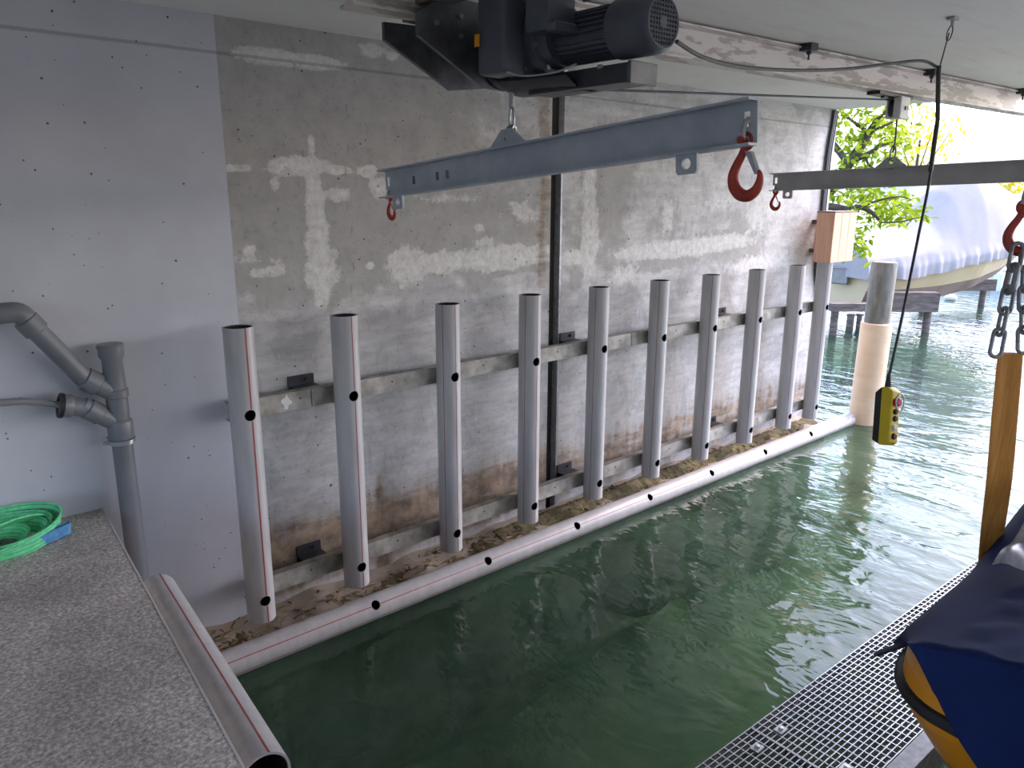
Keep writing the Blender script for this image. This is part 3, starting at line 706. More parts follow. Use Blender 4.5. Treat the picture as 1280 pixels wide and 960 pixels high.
for k in range(28):
    a = 2*PI*k/28; d = Vector((math.cos(a), 0, math.sin(a))); s = Vector((-math.sin(a), 0, math.cos(a)))*.0022
    p = MC+d*.078; q = MC+d*.094; mb.prism([p-s+Vector((0,-.03,0)), p+s+Vector((0,-.03,0)), q+s+Vector((0,-.03,0)), q-s+Vector((0,-.03,0))], (0,-.28,0))
mb.build('motor_body', M['motor'], t)
FO = MC+Vector((0,-.30,0)); fl = .185
mb = MB(); mb.lathe([(0,.102),(fl-.03,.102),(fl-.012,.097),(fl-.002,.086),(fl,.081)], FO, (0,-1,0), 48, cap=False); mb.lathe([(0,.100),(fl-.03,.100),(fl-.014,.095),(fl-.006,.081)], FO, (0,-1,0), 48, cap=False)
fc = mb.build('fan_cover', M['motor'], t)
mb = MB(); yf = FO.y-fl+.001
for k in range(-5, 6):
    h = math.sqrt(max(0, .083**2-(k*.0148)**2)); 
    mb.box((FO.x+k*.0148-.0028, yf, FO.z-h), (FO.x+k*.0148+.0028, yf+.004, FO.z+h)).box((FO.x-h, yf, FO.z+k*.0148-.0028), (FO.x+h, yf+.004, FO.z+k*.0148+.0028))
mb.lathe([(0,.022),(.005,.022)], (FO.x, yf-.001, FO.z), (0,1,0), 8); mb.ring((FO.x, yf-.001, FO.z), (0,1,0), .078, .0845, .006, 48)
mb.build('fan_grille', M['motor'], fc)
mb = MB(); mb.lathe([(0,.079),(.004,.079)], (FO.x, yf+.05, FO.z), (0,1,0), 32); mb.build('fan_wheel', M['black'], fc)
mb = MB(); mb.bbox((2.05,-1.99,3.175),(2.19,-1.865,3.42),.008,2); mb.bbox((2.045,-2.03,3.165),(2.19,-1.985,3.20),.004,1); mb.build('terminal_box', M['motor'], t)
mb = MB(); mb.tube([(2.20,-2.02,3.285),(2.19,-2.2,3.30)], .006, 8).tube([(2.22,-2.02,3.30),(2.21,-2.2,3.315)], .006, 8); mb.build('tie_rod', M['zinc'], t)
mb = MB(); mb.bbox((2.20,-2.25,2.985),(2.34,-1.72,3.052),.004,1); lb = mb.build('limit_switch_box', M['dark'], t)
mb = MB(); mb.bbox((2.195,-2.262,2.980),(2.345,-2.245,3.056),.003,1); mb.build('box_end_cap', M['steelplate'], lb)
mb = MB()
def shr(u, v):
    a = -.75+1.1*u; return (HX+.02+.19*math.sin(a), -1.60-.40*v, 3.17-.178*math.cos(a)-.012*v)
mb.grid(shr, 14, 6); 
mb.grid(lambda u, v: Vector(shr(u, v))+Vector((0,0,.006)), 14, 6); mb.build('lower_guard', M['dark'], t)
mb = MB(); mb.bbox((1.90,-1.63,3.335),(2.02,-1.27,3.46),.004,1); mb.box((1.898,-1.62,3.345),(1.8995,-1.28,3.347)); mb.build('control_cabinet', M['cabinet'], t)
mb = MB(); mb.box((1.9885,-1.672,3.150),(1.9895,-1.642,3.195)); mb.build('orange_sticker', M['yellowtag'], t)
mb = MB(); mb.tube(smooth_path([(2.02,-1.76,3.06),(2.05,-1.86,3.03),(2.10,-1.98,3.035),(2.14,-2.05,3.06)], 6), .004, 8).lathe([(0,.007),(.02,.007)], (2.17,-2.13,3.045), (0,-1,0), 10); mb.build('motor_lead', M['zinc'], t)
# hoisting rope and hook eye
HYY = -1.615; RX = 2.205
t = thing('hoist_rope', (RX, HYY, 2.80), 'short wire rope with hook hanging from the hoist drum', 'rope')
mb = MB(); mb.tube([(RX,HYY,3.10),(RX,HYY,3.02)], .005, 10); mb.build('wire_rope', M['zinc'], t)
mb = MB(); mb.lathe([(0,.006),(.004,.011),(.085,.011),(.09,.006)], (RX, HYY, 2.945), (0,0,1), 14); mb.build('rope_ferrule', M['galv'], t)
def ring_pts(c, ru, rz, u, n=24): return [Vector(c)+Vector(u)*ru*math.cos(2*PI*k/n)+Vector((0,0,1))*rz*math.sin(2*PI*k/n) for k in range(n)]
mb = MB(); mb.loop_tube(ring_pts((RX,HYY,2.900), .014, .048, (0,1,0)), .005); mb.build('rope_eye', M['zinc'], t)
mb = MB(); mb.loop_tube(ring_pts((RX,HYY,2.835), .021, .038, (0,1,0)), .0075).lathe([(-.02,.012),(.02,.012)], (RX,HYY,2.862), (0,1,0), 12); mb.build('shackle', M['zinc'], t)

# ------------------------------------------------------------------ spreader beams, shackles and hooks
def spreader(name, X, y0, z0, y1, z1, yl, mat, label, flip=False):
    """channel from wall end (y0,z0) to room end (y1,z1): z = centre line"""
    h = .142; t = thing(name, (X, (y0+y1)/2, min(z0,z1)-h), label, 'beam', 'lifting spreader beams')
    d = Vector((0, y1-y0, z1-z0)); L = d.length; d.normalize(); up = Vector((1,0,0)).cross(d); up = up if up.z > 0 else -up
    o = Vector((X, y0, z0)); P = lambda s, w, x=0: o+d*s+up*w+Vector((x,0,0))
    a = h/2; fw_ = .055; tw = .006; tf = .008
    prof = [(-fw_,a),(0,a),(0,-a),(-fw_,-a),(-fw_,-a+tf),(-tw,-a+tf),(-tw,a-tf),(-fw_,a-tf)]
    mb = MB(); mb.prism([P(0,w,x) for x, w in prof], d*L); body = mb.build('channel', mat, t)
    cut = []
    for s in (.03, L-.035):
        k = MB()
        for wz in (.012,): k.prism([P(s-.010,-.010,-.03),P(s+.010,-.010,-.03),P(s+.010,.036,-.03),P(s-.010,.036,-.03)], (.05,0,0))
        cut.append(k); k = MB(); k.prism([P(s-.028,-.058,-.03),P(s-.012,-.058,-.03),P(s-.012,-.025,-.03),P(s-.028,-.025,-.03)], (.05,0,0)); cut.append(k)
    boolean_cut(body, cut)
    # eye plates under the flange
    for s in (.16, L-.24):
        mb = MB(); c = P(s, -a-.030, -.045)
        mb.prism([c-d*.042+up*.030, c-d*.042-up*.022, c-d*.034-up*.034, c+d*.034-up*.034, c+d*.042-up*.022, c+d*.042+up*.030], (.012,0,0))
        e = mb.build('eye_plate', mat, t); k = MB(); k.lathe([(0,.018),(.1,.018)], c-Vector((.04,0,0)), (1,0,0), 20); boolean_cut(e, [k])
    sl = (yl-y0)/d.y
    c = P(sl, a, -.028); q = [c-d*.115, c-d*.03+up*.068, c+d*.03+up*.068, c+d*.115]
    mb = MB(); mb.prism([q[0], q[3], q[2], q[1]], (.014,0,0)); e = mb.build('lifting_lug', mat, t)
    k = MB(); k.lathe([(0,.018),(.1,.018)], c+up*.038-Vector((.04,0,0)), (1,0,0), 20); boolean_cut(e, [k])
    return t, P, L
def lifting_hook(top, label, s=1.0, op=-1):
    top = Vector(top); t = thing('lifting_hook', tuple(top-Vector((0,0,.235*s))), label, 'hook', 'red lifting hooks on the spreader beams')
    Y = lambda y, z, x=0: top+Vector((x*s, op*y*s, z*s))
    # bow shackle
    mb = MB(); mb.tube([Y(0,-.062,-.022), Y(0,-.03,-.024), Y(0,-.008,-.016), Y(0,0,0), Y(0,-.008,.016), Y(0,-.03,.024), Y(0,-.062,.022)], .0085*s, 10)
    sh = mb.build('shackle', M['galv'], t)
    mb = MB(); mb.lathe([(-.042*s,.011*s),(-.028*s,.011*s),(-.028*s,.0075*s),(.036*s,.0075*s),(.036*s,.013*s),(.044*s,.013*s)], Y(0,-.062), (1,0,0), 12); mb.build('shackle_pin', M['hookred'], sh)
    # hook
    pts = [(0,-.060),(-.004,-.082),(-.014,-.108),(-.030,-.138),(-.040,-.170),(-.034,-.202),(-.012,-.226),(.018,-.232),(.044,-.216),(.056,-.190),(.056,-.168),(.050,-.154)]
    rr = [.012,.0125,.013,.0145,.017,.019,.020,.019,.0165,.013,.009,.005]
    P = smooth_path([Y(y, z) for y, z in pts], 5); R_ = list(np.interp(np.linspace(0, 1, len(P)), np.linspace(0, 1, len(rr)), rr))
    mb = MB(); mb.tube(P, [r*s for r in R_], 14); mb.loop_tube(ring_pts(Y(0,-.064), .020*s, .022*s, (0,1,0)), .009*s); mb.build('hook_body', M['hookred'], t)
    mb = MB(); a, b = Y(.010,-.096), Y(.046,-.166)
    mb.prism([a+Vector((-.011*s,-op*.008*s,0)), a+Vector((-.011*s,op*.012*s,0)), b+Vector((-.008*s,op*.007*s,0)), b+Vector((-.008*s,-op*.005*s,0))], (.020*s,0,0)); mb.build('safety_latch', M['zinc'], t)
    return t
sp1, P1, L1 = spreader('spreader_beam', 2.21, -.620, 2.640, -2.775, 2.818, -1.615, M['beam'], 'blue-grey galvanised spreader beam hanging under the electric hoist')
lifting_hook(P1(L1-.035, .012, .0), 'large red hook at the near end of the blue-grey spreader beam', 1.0)
lifting_hook(P1(.03, -.030, .0), 'small red hook at the wall end of the blue-grey spreader beam', .62)
mb = MB()
for s in (.26, .46, .54): mb.prism([P1(s-.012,-.02,-.0064),P1(s+.012,-.02,-.0064),P1(s+.012,.018,-.0064),P1(s-.012,.018,-.0064)], (.0003,0,0))
mb.build('dark_mark', M['steelplate'], sp1)  # thin flat dark marks on the channel web
sp2, P2, L2 = spreader('spreader_beam', 5.92, -.650, 2.697, -2.80, 2.768, -1.605, M['beam2'], 'pale grey spreader beam hanging farther out in the lake opening')
lifting_hook(P2(.03, -.030, .0), 'tiny red hook at the wall end of the farther pale spreader beam', .8)
lifting_hook(P2(L2-.03, -.030, .0), 'red hook at the room end of the farther pale spreader beam', .8)
# deflection block for the second rope
bx, by = 5.80, -1.62
t = thing('rope_block', (bx, by, 3.13), 'white rope pulley block bolted under the runway beam', 'pulley block')
mb = MB(); mb.box((bx-.35, by-.045, 3.262), (bx+.18, by+.045, 3.284)); mb.build('cross_plate', M['dark'], t)
mb = MB(); mb.bbox((bx-.07, by-.075, 3.12), (bx+.07, by-.02, 3.27), .006, 1); mb.bbox((bx-.07, by+.02, 3.12), (bx+.07, by+.03, 3.27), .004, 1); mb.build('housing', M['cabinet'] if 0 else M['white'], t)
mb = MB(); mb.lathe([(0,.066),(.01,.055),(.02,.055),(.03,.066)], (bx, by-.015, 3.195), (0,1,0), 24); mb.build('sheave', M['dark'], t)
mb = MB(); mb.box((bx-.01, by-.084, 3.18), (bx+.03, by-.074, 3.205)).lathe([(0,.014),(.012,.014)], (bx-.2, by, 3.25), (0,0,1), 6).lathe([(0,.014),(.012,.014)], (bx+.14, by, 3.25), (0,0,1), 6); mb.build('axle_keeper', M['dark'], t)
t = thing('guide_rope', (4, -1.62, 2.79), 'thin wire rope from hoist to pulley block and down to the far beam', 'rope')
mb = MB(); mb.tube([(2.45,-1.60,3.045), (bx-.05,by,3.262-.012)], .006, 8).tube([(bx+.05,by,3.20),(bx+.10,-1.61,3.0),(5.90,-1.605,2.90)], .006, 8); mb.build('wire_rope', M['cable'], t)
mb = MB(); mb.loop_tube(ring_pts((5.90,-1.605,2.895), .020, .055, (.2,1,0)), .007); mb.build('rope_eye', M['galv'], t)
mb = MB(); mb.loop_tube(ring_pts((5.897,-1.605,2.825), .022, .036, (0,1,0)), .008); mb.build('shackle', M['galv'], t)

# ------------------------------------------------------------------ pendant control
node = dep(1173, 90, 3.95); clip = at(1191, 24, 2, ZC-.01); pt = dep(1111, 472, 3.95)
t = thing('ceiling_clip', tuple(clip-Vector((0,0,.05))), 'small steel ceiling clip with thin wire holding the control cable', 'clip')
mb = MB(); mb.box(clip+Vector((-.03,-.02,-.004)), clip+Vector((.03,.02,.009))).lathe([(-.03,.008),(0,.008)], clip, (0,0,1), 8); mb.build('anchor_plate', M['galv'], t)
mb = MB(); mb.loop_tube([clip+Vector((0,0,-.02))+(node-clip)*.18+(node-clip).normalized()*.035*math.cos(a)+Vector((.66,-.75,0))*.012*math.sin(a) for a in [2*PI*k/16 for k in range(16)]], .003).tube([clip+(node-clip)*.25, node], .0035, 8); mb.build('hanger_wire', M['cable'], t)
t = thing('control_cable', tuple(pt), 'dark control cable sagging from the hoist then hanging to the pendant', 'cable')
mb = MB(); pts = [(846,52,2.62),(880,72,2.8),(930,84,3.05),(1000,88,3.35),(1060,86,3.6),(1110,80,3.75),(1150,76,3.88),(1168,82,3.94),(1173,92,3.95)]
dn = [dep(1172,150,3.95), dep(1161,230,3.95), dep(1147,300,3.95), dep(1131,380,3.95), dep(1117,445,3.95), pt]
mb.tube(smooth_path([dep(*p) for p in pts]+dn, 8), .0075, 10); mb.build('cable_run', M['cable'], t)
mb = MB(); mb.tube([node+Vector((0,0,.03)), node, dep(1172,150,3.95), dep(1163,215,3.95)], .0115, 10); mb.build('cable_sleeve', M['cable'], t)
# housing frame: long axis a (down), facing direction towards right-camera
pb = dep(1105, 556, 3.95); axd = (pb-pt).normalized(); Lp = (pb-pt).length
fcd = Vector((-.28,-.96,0)); fcd = (fcd-axd*fcd.dot(axd)).normalized(); sd = axd.cross(fcd).normalized()
if sd.dot(_r) < 0: sd = -sd
t = thing('pendant_control', tuple(pb), 'yellow and black pendant push-button control hanging over the water', 'control pendant')
Q = lambda l, f_, s_: pt+axd*(l*Lp)+fcd*f_+sd*s_
mb = MB(); mb.lathe([(-.01,.009),(.02,.012),(.075,.019),(.085,.016)], pt-axd*.01, axd, 16); mb.build('cable_boot', M['black'], t)
def shell(f0, f1, l0, l1, w, nose):
    mb = MB(); prof = [(l0, f0), (l0, f1*.5+f0*.5), (l0+.06, f1), (l1-.05, f1), (l1, f1*.7+f0*.3), (l1, f0)] if nose else [(l0+.09, f0), (l0, f1), (l1-.01, f1), (l1-.06, f0)]
    mb.prism([Q(l, f_, -w) for l, f_ in prof], sd*(2*w)); return mb
o = shell(-.012, .052, .14, 1.0, .034, True).build('front_shell', M['pyellow'], t)
o2 = shell(-.05, -.0125, .14, 1.0, .033, False).build('back_shell', M['black'], t)
for ob, bv in ((o, .006), (o2, .005)):
    m = ob.modifiers.new('bevel', 'BEVEL'); m.width = bv; m.segments = 2
for l, r_, h_, mt, nm in ((.36,.020,.022,'pred','stop_button'),(.50,.013,.010,'pbrown','push_button'),(.60,.013,.010,'pbrown','push_button'),(.73,.015,.010,'pwhite','push_button'),(.86,.014,.010,'pbrown','push_button')):
    mb = MB(); c = Q(l, .050, 0); mb.lathe([(0,r_*1.25),(.004,r_*1.25),(.004,r_),(h_,r_),(h_+.003,r_*.8)], c, fcd, 18); mb.build(nm, M[mt], t)
mb = MB(); c = Q(.27, .052, 0); mb.loop_tube([Q(.36,.075,0)+axd*.045*math.cos(a)+sd*.030*math.sin(a) for a in [2*PI*k/20 for k in range(20)]], .004); mb.build('guard_ring', M['pwhite'] if 0 else M['galv'], t)
# ------------------------------------------------------------------ grating walkway between the berths
GZ, GY, GS = .50, -2.781, -.030          # top level, edge line at x = 2.3, drift of the edge
def gy(x): return GY+GS*(x-2.3)
SG = math.atan(GS); gd = Vector((math.cos(SG), math.sin(SG), 0)); gn = Vector((math.sin(SG), -math.cos(SG), 0)); GW = .445
PITCHX, PITCHY = .0445, .0222
labels = ['near grating panel of the walkway, left of the seam with bolted clips', 'steel grating panel beside the yellow boat bow, right of the clip seam', 'farther grating panel running behind the ochre strap', 'farthest grating panel of the walkway over the water']
seams = [.60, 2.490, 3.99, 5.49, 6.99]
for k in range(4):
    a, b = seams[k]+.003, seams[k+1]-.003
    o0 = Vector((a, gy(a), GZ)); L = (b-a)/math.cos(SG)
    t = thing('grating_panel', tuple(o0-Vector((0,0,.03))), labels[k], 'grating', 'walkway grating panels')
    nb = 21; nc = int(round(L/PITCHX))
    bb = cb = None
    for i in range(nb):
        w = GW*i/(nb-1)
        if bb is None:
            mb = MB(); mb.prism([o0+gn*(-.0020), o0+gn*.0020, o0+gn*.0020-Vector((0,0,.03)), o0+gn*(-.0020)-Vector((0,0,.03))], gd*L)
            q = mb.build('bearing_bar', M['grate'], t, sharp=None); bb = q.data
        else:
            q = bpy.data.objects.new('bearing_bar', bb); COL.objects.link(q); q.parent = t
        q.location = gn*w
    step = 1 if k in (1, 2) else 1
    for i in range(nc+1):
        if cb is None:
            mb = MB(); v0 = o0+gd*-.0022+Vector((0,0,.0005)); mb.prism([v0, v0+gd*.0044, v0+gd*.0044-Vector((0,0,.010)), v0-Vector((0,0,.010))], gn*GW)
            q = mb.build('cross_bar', M['grate'], t, sharp=None); cb = q.data
        else:
            q = bpy.data.objects.new('cross_bar', cb); COL.objects.link(q); q.parent = t
        q.location = gd*(L*i/nc)
    for s in (0, L):
        mb = MB(); e = o0+gd*s; mb.prism([e-gd*.0022+Vector((0,0,.001)), e+gd*.0022+Vector((0,0,.001)), e+gd*.0022-Vector((0,0,.03)), e-gd*.0022-Vector((0,0,.03))], gn*GW); mb.build('end_bar', M['grate'], t)
    if k < 2:
        for w in (.085, .36):
            mb = MB(); c = o0+gd*((L-.085) if k == 0 else .075)+gn*w
            mb.bbox(c+Vector((-.026,-.020,.001)), c+Vector((.026,.020,.006)), .002, 1).lathe([(0,.010),(.006,.010),(.007,.006)], c+Vector((0,0,.006)), (0,0,1), 6)
            mb.build('grating_clip', M['grate'], t)
t = thing('walkway_frame', (3.5, -3.0, -1.2), 'galvanised steel frame and posts carrying the grating walkway', 'frame')
for w, nm in ((.02, 'edge_channel'), (GW+.035, 'edge_channel')):
    mb = MB(); o0 = Vector((.52, gy(.52), GZ-.032)) + gn*w
    mb.prism([o0-gn*.02, o0+gn*.035, o0+gn*.035-Vector((0,0,.12)), o0-gn*.02-Vector((0,0,.12))], gd*6.5); mb.build(nm, M['galv'], t)
mb = MB(); o0 = Vector((.52, gy(.52), GZ)) + gn*(GW+.006)
mb.prism([o0, o0+gn*.075, o0+gn*.075-Vector((0,0,.006)), o0-Vector((0,0,.006))], gd*6.5).prism([o0+gn*.069, o0+gn*.075, o0+gn*.075+Vector((0,0,.014)), o0+gn*.069+Vector((0,0,.014))], gd*6.5); mb.build('top_angle', M['galv'], t)
for x in (1.2, 3.6, 6.0):
    for w in (.03, GW+.03):
        mb = MB(); c = Vector((x, gy(x), 0))+gn*w; mb.box((c.x-.04, c.y-.04, -1.5), (c.x+.04, c.y+.04, GZ-.15)); mb.build('post', M['galv'], t)

# ------------------------------------------------------------------ yellow boat under the navy tarpaulin
bt = thing('moored_dinghy', (3.8, -4.1, .55), 'yellow-hulled small boat with black rubbing strake beside the walkway', 'boat')
BX0, BX1, BYC, BH = 2.22, 5.6, -4.15, .84
def plan(u, sc=1.0, off=0):
    """half outline of the blunt bow; u 0 at the centre line, 1 at the far end of the port side"""
    if u < .25:
        y = u/.25*(BH-.22); return (BX0+off+.04*(u/.25)**2, y*sc)
    if u < .5:
        a = (u-.25)/.25*PI/2; return (BX0+off+.04+.30*(1-math.cos(a)), (BH-.22+.22*math.sin(a))*sc)
    return (BX0+off+.34+(u-.5)/.5*(BX1-BX0-.34), (BH+.02*math.sin((u-.5)*2*PI))*sc)
levels = [(.55, .55, .25), (.70, .72, .16), (.90, .90, .06), (1.02, .985, .01), (1.08, 1.0, 0), (1.15, .993, .004), (1.20, .968, .018), (1.245, .93, .045), (1.27, .875, .09), (1.275, .80, .17)]
mb = MB(); NU = 40
for (z0, s0, o0), (z1, s1, o1) in zip(levels[:-1], levels[1:]):
    for sg in (1, -1):
        A = [plan(i/NU, s0, o0) for i in range(NU+1)]; B = [plan(i/NU, s1, o1) for i in range(NU+1)]
        v = [(x, BYC+sg*y, z0) for x, y in A]+[(x, BYC+sg*y, z1) for x, y in B]
        mb.add(v, [(i, i+1, NU+2+i, NU+1+i) for i in range(NU)])
bm_v = [(x, BYC+y, .55) for x, y in [plan(i/NU, .55, .25) for i in range(NU+1)]]+[(x, BYC-y, .55) for x, y in reversed([plan(i/NU, .55, .25) for i in range(NU+1)])]
mb.add(bm_v, [tuple(range(len(bm_v)))])
mb.build('hull', M['hull'], bt, sharp=60)
mb = MB(); rp = [(x, BYC-y, 1.078) for x, y in reversed([plan(i/NU) for i in range(NU+1)])]+[(x, BYC+y, 1.078) for x, y in [plan(i/NU) for i in range(1, NU+1)]]
mb.tube(rp, .022, 10); mb.build('rubbing_strake', M['black'], bt)
# tarpaulin: grid from the bow hem over the top to the stern, port edge to starboard edge
mb = MB()
def tarp(u, v):
    # v: 0 port edge .. 1 starboard ; u: 0 bow hem .. 1 stern
    y = -3.42-1.46*v
    hem = np.interp(-y, [3.42, 3.44, 3.46, 3.54, 3.66, 3.80, 4.2, 4.9], [1.335, 1.315, 1.285, 1.165, 1.02, .85, .66, .62])
    crown = .10*math.sin(PI*min(1, max(0, v)))
    top = 1.345+crown
    if u < .3:
        k = u/.3; x = BX0-.030-.012*(1-k); z = hem+(top-.02-hem)*k
        x += .010*math.sin(v*23+z*9)*(1-k)
    else:
        k = (u-.3)/.7; x = BX0-.030+k*3.3
        z = top-.02 - .012*min(1, k/.06) + .30*max(0, math.sin(min(1, max(0, (k-.26)/.5))*PI/2))*(1-.25*abs(v-.5)) + .012*math.sin(x*11+v*7)*math.sin(v*PI)
        if v < .06:   # fold over the port gunwale
            q = 1-v/.06; b = min(1, k/.07)
            ye = -3.42-1.46*.06; fy = float(np.interp(q, [0, .35, .6, .8, 1], [ye, -3.455, -3.385, -3.335, -3.295])); dz = float(np.interp(q, [0, .35, .6, .8, 1], [0, .006, .03, .07, .15]))
            y = y*(1-b)+fy*b; z -= dz*b
    z += .006*math.sin(x*31+y*17)*math.sin(y*23+2)+.004*math.sin(x*53-y*41) if v > .06 else 0
    return (x, y, z)
mb.grid(tarp, 100, 100)
tp = mb.build('tarpaulin', M['tarp'], sharp=None); tp.data.polygons.foreach_set('use_smooth', [True]*len(tp.data.polygons))
md = tp.modifiers.new('thick', 'SOLIDIFY'); md.thickness = .004
tag(tp, 'navy blue tarpaulin draped over the yellow boat beside the walkway', 'tarpaulin')
# loose strap end poking out of the tarpaulin corner
a, b, c = dep(1146, 800, 2.62), dep(1122, 808, 2.62), dep(1092, 819, 2.64)
mb = MB(); mb.tube(smooth_path([a, b, c], 5), [.012]*3+[.014]*3+[.012]*4+[.006], 8, flat=.5); tag(mb.build('tie_strap', M['cable'], sharp=60), 'dark tie strap end sticking out from the tarpaulin corner', 'strap')
# sheet of plastic film on the tarpaulin, behind the ochre strap
mb = MB()
def film(u, v):
    x = 2.80+u*.75; y = -3.44-v*.42
    return (x, y, 1.375+.08*math.sin(PI*v)*u+.15*u+.06*v+.014*math.sin(u*17+v*6)+.01*math.sin(v*21))
mb.grid(film, 26, 18); fo = mb.build('plastic_film', M['clear'], sharp=None); fo.data.polygons.foreach_set('use_smooth', [True]*len(fo.data.polygons))
tag(fo, 'crumpled grey plastic film lying on the navy tarpaulin', 'plastic film')

# ------------------------------------------------------------------ chain sling and ochre strap holding the boat
SX, SY = 3.10, -3.295
hk = dep(1280, 262, 2.78)
tk = lifting_hook(hk+Vector((0,0,.07)), 'red hook at the right edge holding the chain sling', .95)
def link_pts(c, a, s, l, w):
    c = Vector(c); a = Vector(a).normalized(); s = Vector(s); s = (s-a*s.dot(a)).normalized(); P = []
    for k in range(24):
        th = 2*PI*k/24; e = (l/2-w)*(1 if math.cos(th) > 0 else -1)
        P.append(c+a*(e+w*math.cos(th))+s*w*math.sin(th))
    return P
tch = thing('lifting_chain', tuple(dep(1258, 440, 2.8)), 'two-strand grey steel chain between red hook and ochre strap', 'chain')
def strand(p, q, n, ph, big=None):
    p = Vector(p); q = Vector(q); a = (q-p)/n
    for k in range(n):
        c = p+a*(k+.5); s = Vector((.66,-.75,0)) if (k+ph) % 2 == 0 else Vector((.75,.66,0))
        mb = MB(); L = a.length*1.30; w = .020
        if k == big: mb.loop_tube(link_pts(c, a, s, L*1.0, .027), .011, 8)
        else: mb.loop_tube(link_pts(c, a, s, L, w), .0075, 8)
        mb.build('chain_link', M['chain'], tch)
st = dep(1244, 442, 2.8); st2 = dep(1279, 438, 2.8)
strand(dep(1273,308,2.79), st, 5, 0, 1); strand(dep(1283,310,2.80), st2, 5, 0, None)
mb = MB()
Ptop = (st+st2)/2-Vector((0,0,.005)); w0 = (st2-st).normalized(); pts = [Ptop, dep(1254,520,2.86), dep(1247,600,2.94), dep(1238,670,3.02), dep(1232,730,3.08), dep(1228,790,3.10)]
pts = smooth_path(pts, 8); wds = [.094, .1, .1, .1]
v = []; f = []; N = 12
for i, p in enumerate(pts):
    k = i/(len(pts)-1); w = .046+.005*math.sin(k*5); tw = .5*math.sin(k*3.0)
    u = (Vector((.753*math.cos(tw)+.25*math.sin(tw), -.658, 0))).normalized(); nn = Vector((-.66,-.75,0))
    for j in range(N):
        a = 2*PI*j/N; v.append(p+u*w*math.cos(a)+nn*(.014*math.sin(a)+.010*math.cos(2*a)))
for i in range(len(pts)-1):
    for j in range(N): f.append((i*N+j, i*N+(j+1)%N, (i+1)*N+(j+1)%N, (i+1)*N+j))
f += [tuple(reversed(range(N))), tuple(range((len(pts)-1)*N, len(pts)*N))]
mb.add(v, f); tag(mb.build('lifting_strap', M['strap'], sharp=60), 'ochre webbing lifting strap running from the chain down beside the tarpaulin', 'strap')
# short spreader carrying that hook, just outside the frame
sp3 = thing('spreader_beam', (hk.x, hk.y-.7, hk.z+.06), 'spreader beam over the tarpaulined boat at the right edge', 'beam', 'lifting spreader beams')
mb = MB(); z = hk.z+.07; mb.box((hk.x-.004, hk.y-1.9, z-.02), (hk.x+.004, hk.y-.01, z+.12)).box((hk.x-.05, hk.y-1.9, z+.112), (hk.x+.05, hk.y-.01, z+.12)); mb.build('channel', M['beam'], sp3)
mb = MB(); mb.tube([(hk.x, hk.y-.95, z+.1), (hk.x, hk.y-.95, ZC)], .008, 8); mb.build('hanger_rope', M['zinc'], sp3)

# ------------------------------------------------------------------ mooring pile, pine box, edge cables
t = thing('mooring_pile', (8.80, -.37, -1.5), 'round mooring pile with dark grey top and cream sleeve in the water', 'pile')
lean = Vector((0, -.012, 1))
mb = MB(); mb.lathe([(0,.135),(2.70,.135),(3.36,.135),(3.375,.128),(3.376,.02)], (8.80,-.37,-1.5), lean, 32); mb.build('pile_core', M['pilegrey'], t)
mb = MB(); mb.lathe([(0,.168),(2.68,.168),(2.69,.160)], (8.80,-.37,-1.5), lean, 36); mb.build('pile_sleeve', M['pilewrap'], t)
bx0, bx1, by0, by1 = 7.66, 8.14, -.345, -.155
t = thing('pine_box', (7.9, -.25, 1.917), 'pale pine board box at the wall end above the last pipe', 'box')
for x0, x1 in ((bx0, bx0+.158), (bx0+.161, bx0+.318), (bx0+.321, bx1)):
    mb = MB(); mb.bbox((x0, by0, 1.918), (x1, by0+.024, 2.425), .002, 1); mb.build('board', M['woodbox'], t)
mb = MB(); mb.bbox((bx0, by0+.025, 1.918), (bx0+.022, by1, 2.425), .002, 1); mb.build('board', M['woodbox'], t)
mb = MB(); mb.box((bx0+.022, by0+.025, 1.922), (bx1, by1, 2.415)); mb.build('box_core', M['woodbox'], t)
mb = MB(); mb.bbox((bx0-.004, by0-.004, 2.425), (bx1+.004, by1+.004, 2.437), .002, 1); mb.build('box_lid', M['pilegrey'], t)
mb = MB(); mb.box((7.86, by1, 2.0), (7.96, 0, 2.04)).box((7.86, by1, 2.3), (7.96, 0, 2.34)); mb.build('fixing_batten', M['oldwood'], t)
for k, (dx, r_, m, lab) in enumerate(((.0, .016, 'cable', 'thick dark conduit running down the wall edge'), (.045, .011, 'hose', 'thin grey conduit beside the dark one on the wall edge'), (.075, .012, 'cable', 'outer dark cable on the lake-side wall edge'))):
    mb = MB(); mb.tube(smooth_path([(8.06+dx, -.02, ZC-.01), (8.045+dx, -.02, 3.3), (8.0+dx, -.02, 3.0), (8.005+dx, -.02, 2.5), (8.0+dx*1.0, -.02, 2.05), (8.0+dx*.9, -.02, 1.8), (8.06+dx*.5, -.02, 1.60), (8.10, -.02, 1.45)], 5), r_, 8)
    tag(mb.build('wall_cable', M[m], sharp=60), lab, 'cable')
mb = MB(); mb.tube(smooth_path([(7.45,-.06,.40),(7.5,-.05,.47),(7.58,-.05,.46),(7.66,-.04,.62),(7.7,-.02,.8)], 5), .006, 8); tag(mb.build('loose_wire', M['cable'], sharp=60), 'loose thin wire by the lower rail between the last two pipes', 'wire')
# ------------------------------------------------------------------ covered motor boat on its lift outside
S = Vector((15.6, 3.35, 0)); B = Vector((20.0, 1.25, 0)); ad = (B-S).normalized(); sd_ = Vector((ad.y, -ad.x, 0)); LB = (B-S).length   # sd_: side facing the camera
t = thing('covered_motorboat', tuple(S+(B-S)*.4+Vector((0,0,.5))), 'cream motor boat under a grey cover on a lift outside', 'boat')
def bp(s, w, z): return S+ad*(s*LB)+sd_*w+Vector((0,0,z+.22+.28*s))
